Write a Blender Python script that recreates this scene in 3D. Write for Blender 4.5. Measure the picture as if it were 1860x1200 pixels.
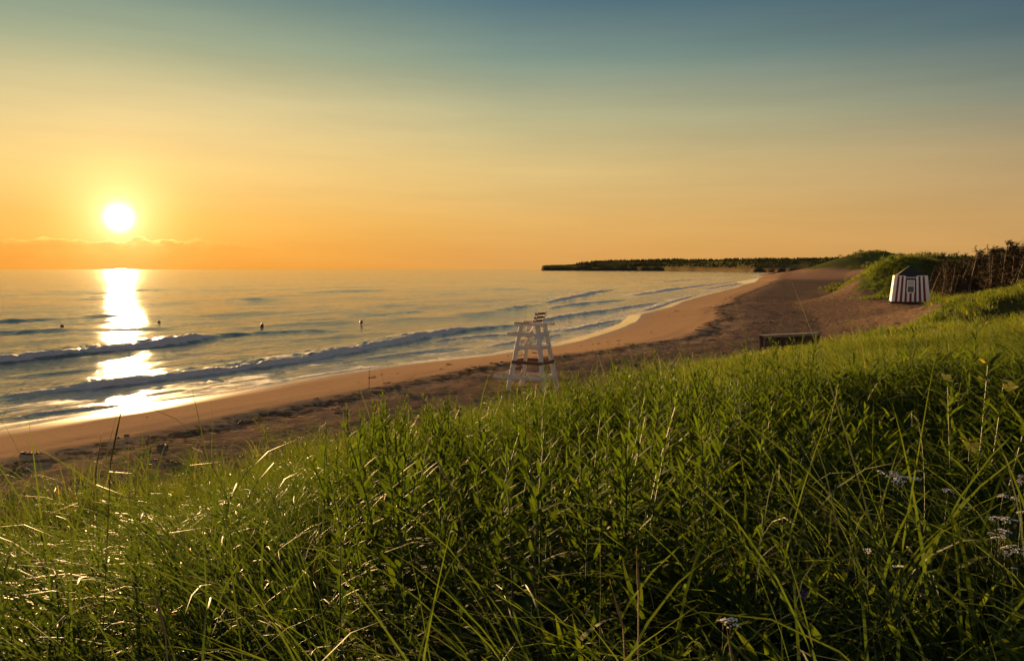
import bpy, bmesh, math, random
import numpy as np
from mathutils import Vector, Matrix

random.seed(7)
RNG = np.random.default_rng(11)
for o in list(bpy.data.objects):
    bpy.data.objects.remove(o, do_unlink=True)
scene = bpy.context.scene
COL = scene.collection
R = math.radians

# ------------------------------------------------------------------ camera
EYE = 6.0                       # metres above the sea
FPX, PW, PH = 1448.0, 1860.0, 1200.0
PITCH = math.atan(111.0 / FPX)  # camera tips down a little
cam_data = bpy.data.cameras.new('camera')
cam = bpy.data.objects.new('camera', cam_data)
COL.objects.link(cam)
cam.location = (0, 0, EYE)
cam.rotation_euler = (R(90) - PITCH, 0, 0)
cam_data.sensor_width = 36.0
cam_data.lens = 36.0 * FPX / PW
cam_data.clip_start = 0.05
cam_data.clip_end = 60000
scene.camera = cam
cy = scene.cycles
cy.max_bounces = 4; cy.diffuse_bounces = 2; cy.glossy_bounces = 2; cy.transmission_bounces = 2; cy.transparent_max_bounces = 4
cy.use_adaptive_sampling = True; cy.adaptive_threshold = 0.03; cy.sample_clamp_indirect = 4.0

def ray(px, py):
    u = (px - PW / 2) / FPX
    v = -(py - PH / 2) / FPX
    c, s = math.cos(PITCH), math.sin(PITCH)
    return np.array([u, c + s * v, -s + c * v])
def at(px, py, z=0.0):
    d = ray(px, py)
    k = (z - EYE) / d[2]
    return np.array([d[0] * k, d[1] * k, z])
def atd(px, py, dist):
    """the point seen at a pixel, at a given forward distance"""
    d = ray(px, py)
    k = dist / d[1]
    return np.array([d[0] * k, dist, EYE + d[2] * k])

# ------------------------------------------------------------------ sky, sun, exposure
EXPO = 2.0
scene.view_settings.view_transform = 'Standard'
scene.view_settings.look = 'None'
scene.view_settings.exposure = EXPO
scene.view_settings.gamma = 1.0
scene.view_settings.use_curve_mapping = False
SUN_AZ = math.atan((222 - 930) / FPX)      # left of the view axis
SUN_EL = R(3.3)
SUN_DIR = Vector((math.sin(SUN_AZ) * math.cos(SUN_EL), math.cos(SUN_AZ) * math.cos(SUN_EL), math.sin(SUN_EL)))

def lin(c):
    out = []
    for v in c:
        v = v / 255.0
        out.append(v / 12.92 if v <= 0.04045 else ((v + 0.055) / 1.055) ** 2.4)
    return out

world = bpy.data.worlds.new('World')
scene.world = world
world.use_nodes = True
class NT:
    """small node-tree writer"""
    def __init__(self, tree):
        self.t = tree; tree.nodes.clear()
    def n(self, typ, **kw):
        nd = self.t.nodes.new(typ)
        for k, v in kw.items():
            if k in ('inp',):
                for kk, vv in v.items(): self.set(nd.inputs[kk], vv)
            else: setattr(nd, k, v)
        return nd
    def set(self, sock, v):
        if isinstance(v, bpy.types.NodeSocket): self.t.links.new(v, sock)
        else: sock.default_value = v
    def math(self, op, a, b=None, c=None, clamp=False):
        nd = self.t.nodes.new('ShaderNodeMath'); nd.operation = op; nd.use_clamp = clamp
        for i, v in enumerate((a, b, c)):
            if v is not None: self.set(nd.inputs[i], v)
        return nd.outputs[0]
    def vmath(self, op, a, b=None, out=0):
        nd = self.t.nodes.new('ShaderNodeVectorMath'); nd.operation = op
        self.set(nd.inputs[0], a)
        if b is not None: self.set(nd.inputs[1], b)
        return nd.outputs[out]
    def mix(self, f, a, b, mode='MIX', clamp=False):
        nd = self.t.nodes.new('ShaderNodeMix'); nd.data_type = 'RGBA'; nd.blend_type = mode; nd.clamp_result = clamp
        self.set(nd.inputs[0], f)
        for s, v in ((nd.inputs[6], a), (nd.inputs[7], b)):
            if isinstance(v, (tuple, list)) and len(v) == 3: v = (*v, 1)
            self.set(s, v)
        return nd.outputs[2]
    def remap(self, v, a, b, c=0.0, d=1.0, smooth=False):
        nd = self.t.nodes.new('ShaderNodeMapRange'); nd.clamp = True
        if smooth: nd.interpolation_type = 'SMOOTHSTEP'
        for i, x in enumerate((v, a, b, c, d)): self.set(nd.inputs[i], x)
        return nd.outputs[0]
    def ramp(self, f, stops, interp='LINEAR'):
        nd = self.t.nodes.new('ShaderNodeValToRGB'); cr = nd.color_ramp; cr.interpolation = interp
        while len(cr.elements) < len(stops): cr.elements.new(0.5)
        for e, (p, c) in zip(cr.elements, stops):
            e.position = p; e.color = (*c, 1) if len(c) == 3 else c
        self.set(nd.inputs[0], f)
        return nd.outputs[0]
    def noise(self, vec, scale, detail=4, rough=0.5, dist=0.0, out='Fac', dims='3D'):
        nd = self.t.nodes.new('ShaderNodeTexNoise'); nd.noise_dimensions = dims
        if vec is not None: self.set(nd.inputs['Vector'], vec)
        nd.inputs['Scale'].default_value = scale; nd.inputs['Detail'].default_value = detail
        nd.inputs['Roughness'].default_value = rough; nd.inputs['Distortion'].default_value = dist
        return nd.outputs[out]
    def mapping(self, vec, scale=(1, 1, 1), rot=(0, 0, 0), loc=(0, 0, 0)):
        nd = self.t.nodes.new('ShaderNodeMapping')
        self.set(nd.inputs[0], vec); nd.inputs['Scale'].default_value = scale
        nd.inputs['Rotation'].default_value = rot; nd.inputs['Location'].default_value = loc
        return nd.outputs[0]
    def attr(self, name, out='Fac'):
        nd = self.t.nodes.new('ShaderNodeAttribute'); nd.attribute_name = name
        return nd.outputs[out]
    def bump(self, h, strength=0.5, dist=0.05, normal=None):
        nd = self.t.nodes.new('ShaderNodeBump')
        self.set(nd.inputs['Strength'], strength); self.set(nd.inputs['Distance'], dist); self.set(nd.inputs['Height'], h)
        if normal is not None: self.set(nd.inputs['Normal'], normal)
        return nd.outputs[0]

def build_world():
    w = NT(world.node_tree)
    tc = w.n('ShaderNodeTexCoord')
    d = w.vmath('NORMALIZE', tc.outputs['Generated'])
    sep = w.n('ShaderNodeSeparateXYZ'); w.set(sep.inputs[0], d)
    z = sep.outputs[2]
    el = w.math('MULTIPLY', w.math('ARCSINE', z), 180 / math.pi)          # degrees above horizon
    t = w.math('POWER', w.math('DIVIDE', w.math('MAXIMUM', el, 0.0), 90.0), 0.5)
    P = lambda deg: math.sqrt(max(deg, 0) / 90.0)
    hx = w.math('ADD', w.math('MULTIPLY', sep.outputs[0], math.sin(SUN_AZ)), w.math('MULTIPLY', sep.outputs[1], math.cos(SUN_AZ)))
    hl = w.math('SQRT', w.math('ADD', w.math('MULTIPLY', sep.outputs[0], sep.outputs[0]), w.math('MULTIPLY', sep.outputs[1], sep.outputs[1])))
    caz = w.math('DIVIDE', hx, w.math('MAXIMUM', hl, 1e-4))               # cosine of azimuth from the sun
    def rampc(rows):
        return w.ramp(t, [(P(e), lin(c)) for e, c in rows])
    A = rampc([(0, (240, 158, 60)), (1.5, (245, 170, 70)), (3.3, (248, 186, 88)), (6.9, (248, 208, 128)), (10.6, (224, 204, 146)), (14.4, (160, 172, 140)), (18.1, (104, 134, 130)), (30, (62, 96, 116)), (60, (46, 76, 102)), (90, (40, 64, 94))])
    M = rampc([(0, (226, 164, 88)), (1.5, (231, 171, 92)), (3.3, (233, 181, 102)), (6.9, (228, 196, 128)), (10.6, (194, 187, 141)), (14.4, (132, 153, 138)), (18.1, (86, 117, 128)), (30, (57, 90, 115)), (60, (45, 74, 102)), (90, (40, 64, 94))])
    B = rampc([(0, (206, 156, 92)), (1.5, (209, 161, 96)), (3.3, (206, 163, 103)), (6.9, (184, 159, 115)), (10.6, (136, 142, 123)), (14.4, (88, 112, 118)), (18.1, (60, 87, 107)), (30, (52, 80, 106)), (60, (44, 72, 100)), (90, (40, 64, 94))])
    C = rampc([(0, (206, 166, 142)), (6, (212, 180, 160)), (12, (194, 176, 162)), (25, (148, 146, 146)), (60, (68, 90, 112)), (90, (40, 64, 94))])
    f1 = w.remap(caz, 1.0, 0.90, smooth=False)
    f2 = w.remap(caz, 0.90, 0.53)
    f3 = w.remap(caz, 0.53, -0.6, smooth=True)
    col = w.mix(f1, A, M); col = w.mix(f2, col, B); col = w.mix(f3, col, C)
    # a physical sky adds its own gradient underneath
    sky = w.n('ShaderNodeTexSky', sky_type='NISHITA')
    sky.sun_disc = False; sky.sun_elevation = SUN_EL; sky.sun_rotation = SUN_AZ; sky.dust_density = 2.0; sky.ozone_density = 2.0
    # low cloud bank on the sea horizon, thin and lit along its upper rim
    az = w.math('MULTIPLY', w.math('ARCTAN2', sep.outputs[0], sep.outputs[1]), 180 / math.pi)
    cv = w.n('ShaderNodeCombineXYZ'); w.set(cv.inputs[0], az); w.set(cv.inputs[1], w.math('MULTIPLY', el, 2.2))
    n1 = w.noise(cv.outputs[0], 0.55, 4, 0.65)
    n2 = w.noise(cv.outputs[0], 0.17, 1, 0.5)
    top = w.math('ADD', 1.75, w.math('MULTIPLY', w.math('SUBTRACT', n2, 0.5), 1.6))
    top = w.math('ADD', top, w.math('MULTIPLY', w.math('SUBTRACT', n1, 0.5), 1.5))
    dtop = w.math('SUBTRACT', top, el)                                     # >0 inside the bank
    azf = w.math('MULTIPLY', w.remap(az, -14.0, -24.0, smooth=True), w.remap(az, -110.0, -60.0, smooth=True))
    body = w.math('MULTIPLY', w.remap(dtop, -0.05, 0.4, smooth=True), w.remap(el, 0.0, 0.6, 0.35, 1.0))
    body = w.math('MULTIPLY', body, azf)
    body = w.math('MULTIPLY', body, w.remap(n1, 0.3, 0.62, 0.45, 1.0))
    cv2 = w.n('ShaderNodeCombineXYZ'); w.set(cv2.inputs[0], w.math('ADD', w.math('MULTIPLY', az, 0.04), w.math('MULTIPLY', el, 0.03))); w.set(cv2.inputs[1], w.math('MULTIPLY', el, 0.42))
    wisp = w.remap(w.noise(cv2.outputs[0], 1.0, 4, 0.6), 0.25, 0.75, 0.93, 1.07)
    sw = w.n('ShaderNodeVectorMath', operation='SCALE'); w.set(sw.inputs[0], col); w.set(sw.inputs[3], wisp); col = sw.outputs[0]
    sd = w.vmath('DOT_PRODUCT', d, tuple(SUN_DIR), out=1)
    ang = w.math('MULTIPLY', w.math('ARCCOSINE', w.math('MINIMUM', sd, 1.0)), 180 / math.pi)
    near = w.remap(ang, 9.0, 0.5, 0.0, 1.0, smooth=True)
    rim = w.math('MULTIPLY', w.math('MULTIPLY', w.remap(dtop, -0.02, 0.03), w.remap(dtop, 0.14, 0.03)), azf)
    rim = w.math('MULTIPLY', rim, w.math('MULTIPLY', near, w.remap(n1, 0.35, 0.6)))
    col = w.mix(w.math('MULTIPLY', body, 0.5), col, lin((228, 138, 46)))
    # aureole of the sun in the hazy air, strongest at the disc
    def gl(width, amp):
        q = w.math('DIVIDE', ang, width)
        return w.math('MULTIPLY', w.math('EXPONENT', w.math('MULTIPLY', w.math('MULTIPLY', q, q), -1.0)), amp)
    thru = w.math('SUBTRACT', 1.0, w.math('MULTIPLY', body, 0.65))
    core = w.math('MULTIPLY', w.math('ADD', gl(0.52, 12.0), w.math('ADD', gl(1.0, 0.8), gl(2.3, 0.30))), thru)
    halo = w.math('ADD', gl(3.4, 0.34), gl(7.5, 0.06))
    col = w.mix(1.0, col, w.vmath('SCALE', (1.0, 0.62, 0.10), None), 'ADD') if False else col
    def addc(base, c, f):
        s = w.n('ShaderNodeVectorMath', operation='SCALE'); s.inputs[0].default_value = c; w.set(s.inputs[3], f)
        return w.vmath('ADD', base, s.outputs[0])
    col = addc(col, (1.0, 0.86, 0.55), core)
    col = addc(col, (1.0, 0.72, 0.22), halo)
    col = addc(col, (1.0, 0.75, 0.25), w.math('MULTIPLY', rim, 0.7))
    bg1 = w.n('ShaderNodeBackground'); w.set(bg1.inputs[0], col); bg1.inputs[1].default_value = 2 ** -EXPO * 0.93
    bg2 = w.n('ShaderNodeBackground'); w.set(bg2.inputs[0], sky.outputs[0]); bg2.inputs[1].default_value = 0.0015
    ad = w.n('ShaderNodeAddShader'); w.set(ad.inputs[0], bg1.outputs[0]); w.set(ad.inputs[1], bg2.outputs[0])
    out = w.n('ShaderNodeOutputWorld'); w.set(out.inputs[0], ad.outputs[0])
build_world()
world.cycles.sampling_method = 'MANUAL'
world.cycles.sample_map_resolution = 1024

sun_data = bpy.data.lights.new('sun', 'SUN')
sun_data.energy = 5.0
sun_data.angle = R(0.6)
sun_data.color = (1.0, 0.60, 0.24)
sun = bpy.data.objects.new('sun', sun_data)
COL.objects.link(sun)
sun.rotation_euler = SUN_DIR.to_track_quat('Z', 'Y').to_euler()
sun.location = (-40, 80, 40)

# ------------------------------------------------------------------ helpers
def new_mat(name):
    m = bpy.data.materials.new(name); m.use_nodes = True
    return m, NT(m.node_tree)
def out_surface(w, sh):
    o = w.n('ShaderNodeOutputMaterial'); w.set(o.inputs[0], sh); return o
def link(o, parent=None):
    COL.objects.link(o)
    if parent is not None: o.parent = parent
    return o
def tag(o, label=None, cat=None, group=None, kind=None):
    if label: o['label'] = label
    if cat: o['category'] = cat
    if group: o['group'] = group
    if kind: o['kind'] = kind
    return o
def empty(name, loc=(0, 0, 0), rz=0.0):
    e = bpy.data.objects.new(name, None); COL.objects.link(e)
    e.empty_display_size = 0.2; e.location = loc; e.rotation_euler = (0, 0, rz)
    return e
def np_mesh(name, verts, faces, smooth=False):
    """mesh from arrays; faces (n,3) or (n,4)"""
    me = bpy.data.meshes.new(name)
    v = np.asarray(verts, dtype=np.float32); f = np.asarray(faces, dtype=np.int32)
    k = f.shape[1]
    me.vertices.add(len(v)); me.vertices.foreach_set('co', v.ravel())
    me.loops.add(f.size); me.loops.foreach_set('vertex_index', f.ravel())
    me.polygons.add(len(f)); me.polygons.foreach_set('loop_start', np.arange(0, f.size, k, dtype=np.int32))
    me.polygons.foreach_set('loop_total', np.full(len(f), k, dtype=np.int32))
    if smooth: me.polygons.foreach_set('use_smooth', np.ones(len(f), dtype=bool))
    me.update(calc_edges=True)
    return me
def set_attr(me, name, vals, typ='FLOAT'):
    a = me.attributes.new(name, typ, 'POINT')
    key = {'FLOAT': 'value', 'INT': 'value', 'FLOAT_VECTOR': 'vector', 'FLOAT_COLOR': 'color'}[typ]
    a.data.foreach_set(key, np.ascontiguousarray(vals).ravel())
class MB:
    """collects bars, boxes and tubes into one mesh"""
    def __init__(self): self.v = []; self.f = []
    def add(self, vs, fs):
        b = len(self.v); self.v += [tuple(p) for p in vs]; self.f += [tuple(i + b for i in f) for f in fs]
    def box(self, c, s, M=None):
        c = Vector(c); vs = []
        for dx in (-.5, .5):
            for dy in (-.5, .5):
                for dz in (-.5, .5):
                    p = Vector((dx * s[0], dy * s[1], dz * s[2]))
                    if M is not None: p = M @ p
                    vs.append(c + p)
        self.add(vs, [(0, 1, 3, 2), (4, 6, 7, 5), (0, 4, 5, 1), (2, 3, 7, 6), (0, 2, 6, 4), (1, 5, 7, 3)])
    def beam(self, a, b, w, h, up=(0, 0, 1)):
        """rectangular bar from a to b, w across, h along up"""
        a = Vector(a); b = Vector(b); d = (b - a).normalized(); u = Vector(up)
        s = d.cross(u).normalized(); u = s.cross(d).normalized()
        vs = []
        for p in (a, b):
            for i, j in ((-1, -1), (1, -1), (1, 1), (-1, 1)):
                vs.append(p + s * (i * w / 2) + u * (j * h / 2))
        self.add(vs, [(3, 2, 1, 0), (4, 5, 6, 7), (0, 1, 5, 4), (1, 2, 6, 5), (2, 3, 7, 6), (3, 0, 4, 7)])
    def tube(self, pts, rads, n=6, cap=True):
        pts = [Vector(p) for p in pts]; rings = []
        base = len(self.v); k = len(pts)
        for i, p in enumerate(pts):
            d = (pts[min(i + 1, k - 1)] - pts[max(i - 1, 0)])
            d = d.normalized() if d.length > 1e-9 else Vector((0, 0, 1))
            a = Vector((1, 0, 0)) if abs(d.x) < 0.8 else Vector((0, 1, 0))
            s = d.cross(a).normalized(); u = s.cross(d)
            for j in range(n):
                an = 2 * math.pi * j / n
                self.v.append(tuple(p + (s * math.cos(an) + u * math.sin(an)) * rads[i]))
        for i in range(k - 1):
            for j in range(n):
                j2 = (j + 1) % n
                self.f.append((base + i * n + j, base + i * n + j2, base + (i + 1) * n + j2, base + (i + 1) * n + j))
        if cap:
            self.f.append(tuple(base + j for j in range(n))[::-1])
            self.f.append(tuple(base + (k - 1) * n + j for j in range(n)))
    def mesh(self, name, mat=None, smooth=False, bevel=0.0):
        me = bpy.data.meshes.new(name); me.from_pydata(self.v, [], self.f)
        if bevel > 0:
            bm = bmesh.new(); bm.from_mesh(me)
            bmesh.ops.recalc_face_normals(bm, faces=bm.faces)
            bmesh.ops.bevel(bm, geom=list(bm.edges), offset=bevel, segments=1, affect='EDGES')
            bm.to_mesh(me); bm.free()
        if smooth:
            for p in me.polygons: p.use_smooth = True
        if mat: me.materials.append(mat)
        me.update(); return me
    def build(self, name, mat, parent=None, smooth=False, bevel=0.0):
        return link(bpy.data.objects.new(name, self.mesh(name, mat, smooth, bevel)), parent)

def vhash(ix, iy, seed):
    n = (ix.astype(np.int64) * 374761393 + iy.astype(np.int64) * 668265263 + seed * 1442695041) & 0x7fffffff
    n = ((n ^ (n >> 13)) * 1274126177) & 0x7fffffff
    n = (n ^ (n >> 16)) & 0xffffff
    return n / float(0xffffff)
def vnoise(x, y, seed=0):
    ix = np.floor(x); iy = np.floor(y); fx = x - ix; fy = y - iy
    fx = fx * fx * fx * (fx * (fx * 6 - 15) + 10); fy = fy * fy * fy * (fy * (fy * 6 - 15) + 10)
    a = vhash(ix, iy, seed); b = vhash(ix + 1, iy, seed); c = vhash(ix, iy + 1, seed); d = vhash(ix + 1, iy + 1, seed)
    return (a * (1 - fx) + b * fx) * (1 - fy) + (c * (1 - fx) + d * fx) * fy
def fbm(x, y, seed=0, oct=4, gain=0.5):
    v = 0; a = 1; t = 0
    for i in range(oct):
        v = v + a * vnoise(x * 2 ** i + i * 17.3, y * 2 ** i - i * 9.1, seed + i); t += a; a *= gain
    return v / t            # 0..1
def sstep(a, b, x):
    t = np.clip((x - a) / (b - a), 0, 1); return t * t * (3 - 2 * t)

# ------------------------------------------------------------------ shape of the land
shore_px = [(0, 790), (110, 770), (222, 751), (406, 722), (600, 687), (726, 668), (890, 650), (947, 641), (1009, 632), (1050, 623), (1095, 609), (1122, 600),
            (1154, 586), (1163, 573), (1216, 560), (1240, 549), (1271, 540), (1290, 535), (1338, 523), (1350, 518), (1398, 509), (1396, 504), (1376, 500), (1392, 496)]
SHORE = np.array([at(px, py, 0.0)[:2] for px, py in shore_px])
d0 = SHORE[0] - SHORE[3]; d0 /= np.linalg.norm(d0)
SHORE = np.vstack([SHORE[0] + d0 * 400, SHORE[0] + d0 * 60, SHORE, SHORE[-1] + np.array([500, 900])])
def poly_dist(x, y, poly):
    """signed distance (positive to the right of travel) and arc length of the foot point"""
    best = np.full(x.shape, 1e18); sgn = np.ones(x.shape); arc = np.zeros(x.shape); L = 0.0
    for i in range(len(poly) - 1):
        a = poly[i]; e = poly[i + 1] - a; l = np.hypot(*e); e = e / l
        qx = x - a[0]; qy = y - a[1]
        tt = np.clip(qx * e[0] + qy * e[1], 0, l)
        ddx = qx - e[0] * tt; ddy = qy - e[1] * tt
        dd = ddx * ddx + ddy * ddy
        m = dd < best
        best = np.where(m, dd, best)
        cr = qx * e[1] - qy * e[0]
        sgn = np.where(m, np.where(cr >= 0, 1.0, -1.0), sgn)
        arc = np.where(m, L + tt, arc); L += l
    return np.sqrt(best) * sgn, arc

def gauss(x, y, cx, cy, sx, sy, rot=0.0):
    c, s = math.cos(rot), math.sin(rot)
    u = (x - cx) * c + (y - cy) * s; v = -(x - cx) * s + (y - cy) * c
    return np.exp(-(u / sx) ** 2 - (v / sy) ** 2)

def land(x, y):
    """ground height, plus the masks: inland distance s, dune distance d, vegetation cover"""
    x = np.asarray(x, float); y = np.asarray(y, float)
    s, arc = poly_dist(x, y, SHORE)
    r = np.hypot(x, y)
    foot = 14.0 + 4.2 * sstep(15, 27, y) + 9.4 * sstep(44, 62, y) - 3.0 * sstep(88, 104, y) + 11.0 * sstep(180, 220, y)
    foot = foot + 1.8 * (fbm(x / 9, y / 9, 3, 3) - 0.5) + 1.0 * (fbm(x / 2.5, y / 2.5, 5, 2) - 0.5)
    foot = foot + 2.2 * gauss(x, y, 0.8, 26.5, 3.5, 5.0)        # bare sand trodden round the lifeguard chair
    d = s - foot
    q = s + 1.5
    za = np.interp(q, [-42, 0, 5, 9, 10.6, 12.5, 20, 24, 28, 36, 60], [-2.5, 0, 0.56, 1.02, 1.12, 1.13, 1.26, 1.75, 2.35, 2.75, 2.85])
    zb = np.interp(q, [-42, 0, 5, 9, 12, 38, 50, 80], [-2.5, 0, 0.50, 0.92, 1.05, 1.45, 2.2, 3.0])
    z = za + (zb - za) * sstep(100, 150, y)
    # footprints, hollows and low wind ridges in the dry sand
    dry = sstep(7.5, 11, s) * (1 - sstep(0, 4, d) * 0.7)
    lod = 1 - sstep(60, 140, r)
    z = z + dry * lod * (0.09 * (fbm(x / 0.5, y / 0.5, 21, 3) - 0.5) + 0.07 * (fbm(x / 2.4, y / 2.4, 22, 3) - 0.5))
    z = z + dry * 0.25 * (fbm(x / 14, y / 14, 23, 3) - 0.5)
    berm = np.exp(-((s - 9.5 - 2.0 * (fbm(x / 12, y / 12, 31, 2) - 0.5)) / 1.0) ** 2)
    z = z + 0.05 * berm
    # the dune
    scale = (1.0 - 0.58 * sstep(5, 25, y)) * (1.0 + 0.3 * sstep(50, 75, y))
    rise = 2.05 * sstep(-1.5, 18.2, d) + 0.06 * sstep(12, 18, d)
    z = z + rise * scale
    hum = (fbm(x / 5.5, y / 5.5, 41, 3) - 0.5)
    z = z + sstep(0, 6, d) * (1 - np.exp(-(r / 5.0) ** 2)) * hum * 0.5
    z = z + sstep(0, 4, d) * (0.12 + 0.22 * sstep(2.0, 3.5, r) * (1 - sstep(14, 24, r))) * (fbm(x / 1.4, y / 1.4, 44, 2) - 0.5)
    z = z - 0.40 * gauss(x, y, 3.4, 3.2, 2.0, 2.2)            # hollow added beside the viewpoint to put the plants in shade
    yb = y + 0.30 * (x - 34) + 2.0 * (fbm(x / 3.5, y / 3.5, 47, 2) - 0.5)
    z = z + 1.25 * sstep(46.0, 48.2, yb) * sstep(25.5, 32, x) * (1 - sstep(54, 72, y)) + 0.35 * gauss(x, y, 37, 52, 7, 5)   # grassy bank, undercut on the near side
    z = z - 0.25 * gauss(x, y, 32, 42, 9, 3.5)
    z = z + 0.9 * gauss(x, y, 52, 62, 14, 14)
    # dunes behind the hut and farther off
    z = z + 3.0 * gauss(x, y, 55, 106, 9.5, 9) + 2.0 * gauss(x, y, 49.5, 105, 4.6, 7)
    z = z + 5.0 * gauss(x, y, 76, 150, 8.5, 14) + 1.6 * gauss(x, y, 86, 155, 12, 20)
    z = z + 2.6 * gauss(x, y, 138, 306, 14, 20) + 0.8 * gauss(x, y, 122, 320, 18, 24)
    z = z + 9.4 * gauss(x, y, 149, 345, 20, 22) + 6.0 * gauss(x, y, 178, 352, 24, 26) + 3.0 * gauss(x, y, 128, 372, 18, 22)
    far = sstep(360, 520, y) * sstep(0, 50, d)
    z = z + far * (7.5 + 10 * (fbm(x / 90, y / 90, 51, 4) - 0.5))
    rough = sstep(95, 160, r) * sstep(2, 12, d)
    z = z + rough * 1.6 * (fbm(x / 12, y / 12, 53, 3) - 0.5)
    # cover
    veg = sstep(-1.0, 3.0, d + 2.2 * (fbm(x / 1.6, y / 1.6, 61, 2) - 0.5))
    slip = gauss(x, y, 132, 300, 19, 18) + gauss(x, y, 108, 330, 16, 24) * 0.5
    patch = sstep(0.44, 0.6, fbm(x / 22, y / 14, 63, 3)) * sstep(200, 300, y) * (1 - sstep(30, 90, d))
    veg = veg * (1 - np.clip(slip * 1.5, 0, 1)) * (1 - patch)
    veg = np.maximum(veg, sstep(5.0, 7.2, z) * sstep(230, 290, y) * (1 - 0.3 * patch))
    return z, s, d, veg
def ground_z(x, y):
    return float(land(np.array([x]), np.array([y]))[0][0])

def ground_hit(px, py, d0=1.5, d1=900.0):
    """first point of the ground seen along a pixel's sight line"""
    dd = d0 * (d1 / d0) ** np.linspace(0, 1, 4000); q = ray(px, py)
    x = q[0] / q[1] * dd; zz = EYE + q[2] / q[1] * dd
    g = land(x, dd)[0]; i = int(np.argmax(g > zz))
    return np.array([x[i], dd[i], g[i]])
# ------------------------------------------------------------------ ground sheet
def polar_grid(angles, radii):
    A, Rr = np.meshgrid(angles, radii)
    x = (np.sin(A) * Rr).ravel(); y = (np.cos(A) * Rr).ravel()
    na, nr = len(angles), len(radii)
    i = np.arange(nr - 1)[:, None] * na + np.arange(na - 1)[None, :]
    i = i.ravel()
    f = np.stack([i, i + na, i + na + 1, i + 1], 1)
    return x, y, f

def mat_ground():
    m, w = new_mat('sand_and_soil')
    tc = w.n('ShaderNodeTexCoord'); P = tc.outputs['Object']
    s = w.attr('s'); veg = w.attr('veg'); deb_shade = w.attr('debris_shade')
    n1 = w.noise(P, 0.35, 5, 0.6); n2 = w.noise(P, 6.0, 4, 0.6); n3 = w.noise(P, 45.0, 3, 0.6)
    sand = w.mix(n1, (0.53, 0.335, 0.180), (0.43, 0.265, 0.140))
    sand = w.mix(w.math('MULTIPLY', w.remap(n2, 0.45, 0.75), 0.4), sand, (0.34, 0.19, 0.105))
    # upper beach: trampled, full of dried weed crumbs, tone deepened for footprint shadow
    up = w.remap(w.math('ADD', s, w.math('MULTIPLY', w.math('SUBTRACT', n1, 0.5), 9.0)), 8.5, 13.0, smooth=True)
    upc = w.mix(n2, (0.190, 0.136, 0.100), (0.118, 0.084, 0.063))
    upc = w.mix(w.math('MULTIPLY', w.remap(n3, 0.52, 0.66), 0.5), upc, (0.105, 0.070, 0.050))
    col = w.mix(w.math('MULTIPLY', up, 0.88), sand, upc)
    far = w.attr('far')
    col = w.mix(w.math('MULTIPLY', far, w.remap(n1, 0.3, 0.7, 0.5, 1.0)), col, (0.33, 0.20, 0.13))
    # strewn seaweed, thickened far off in place of footprint shadows
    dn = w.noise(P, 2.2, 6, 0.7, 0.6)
    dm = w.math('MULTIPLY', w.remap(w.math('ADD', dn, w.math('MULTIPLY', deb_shade, 0.32)), 0.76, 0.84), w.remap(deb_shade, 0.0, 0.2))
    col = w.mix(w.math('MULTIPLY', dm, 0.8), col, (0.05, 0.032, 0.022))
    wet = w.math('SUBTRACT', 1.0, w.remap(w.math('ADD', s, w.math('MULTIPLY', w.math('SUBTRACT', n1, 0.5), 1.2)), 0.0, 3.4, smooth=True))
    film = w.math('SUBTRACT', 1.0, w.remap(w.math('ADD', s, w.math('MULTIPLY', w.math('SUBTRACT', n1, 0.5), 0.5)), 0.0, 0.35, smooth=True))
    col = w.mix(w.math('MULTIPLY', wet, 0.45), col, (0.26, 0.135, 0.065))
    # dune soil, litter and turf under the grass
    soil = w.mix(w.noise(P, 3.0, 5, 0.65), (0.035, 0.045, 0.016), (0.075, 0.066, 0.030))
    turf = w.mix(w.noise(P, 0.12, 6, 0.65), (0.060, 0.085, 0.022), (0.105, 0.110, 0.035))
    cover = w.mix(w.attr('turf'), soil, turf)
    col = w.mix(w.remap(w.math('ADD', veg, w.math('MULTIPLY', w.math('SUBTRACT', n2, 0.5), 0.5)), 0.25, 0.75), col, cover)
    vo = w.n('ShaderNodeTexVoronoi', feature='SMOOTH_F1'); w.set(vo.inputs['Vector'], w.mapping(P, (1, 1, 0.1))); vo.inputs['Scale'].default_value = 2.3; vo.inputs['Smoothness'].default_value = 0.4
    h = w.math('ADD', w.math('MULTIPLY', w.noise(P, 3.4, 4, 0.65), 0.8), w.math('MULTIPLY', n3, 0.10))
    h = w.math('ADD', h, w.math('MULTIPLY', w.remap(vo.outputs[0], 0.05, 0.45), 0.55))
    bs = w.math('MULTIPLY', w.math('SUBTRACT', 1.0, wet), w.math('ADD', 0.07, w.math('MULTIPLY', up, 0.75)))
    nrm = w.bump(h, w.math('ADD', bs, 0.01), 0.10)
    df = w.n('ShaderNodeBsdfDiffuse'); w.set(df.inputs[0], col); df.inputs[1].default_value = 0.4; w.set(df.inputs['Normal'], nrm)
    gl = w.n('ShaderNodeBsdfGlossy'); gl.inputs['Color'].default_value = (1, 1, 1, 1); w.set(gl.inputs['Roughness'], w.remap(film, 0.0, 1.0, 0.40, 0.12))
    fr = w.n('ShaderNodeFresnel'); fr.inputs[0].default_value = 1.33
    bp = w.n('ShaderNodeMixShader'); w.set(bp.inputs[0], w.math('MULTIPLY', fr.outputs[0], w.math('ADD', film, w.math('MULTIPLY', wet, 0.10)), clamp=True)); w.set(bp.inputs[1], df.outputs[0]); w.set(bp.inputs[2], gl.outputs[0])
    out_surface(w, bp.outputs[0])
    return m

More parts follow.
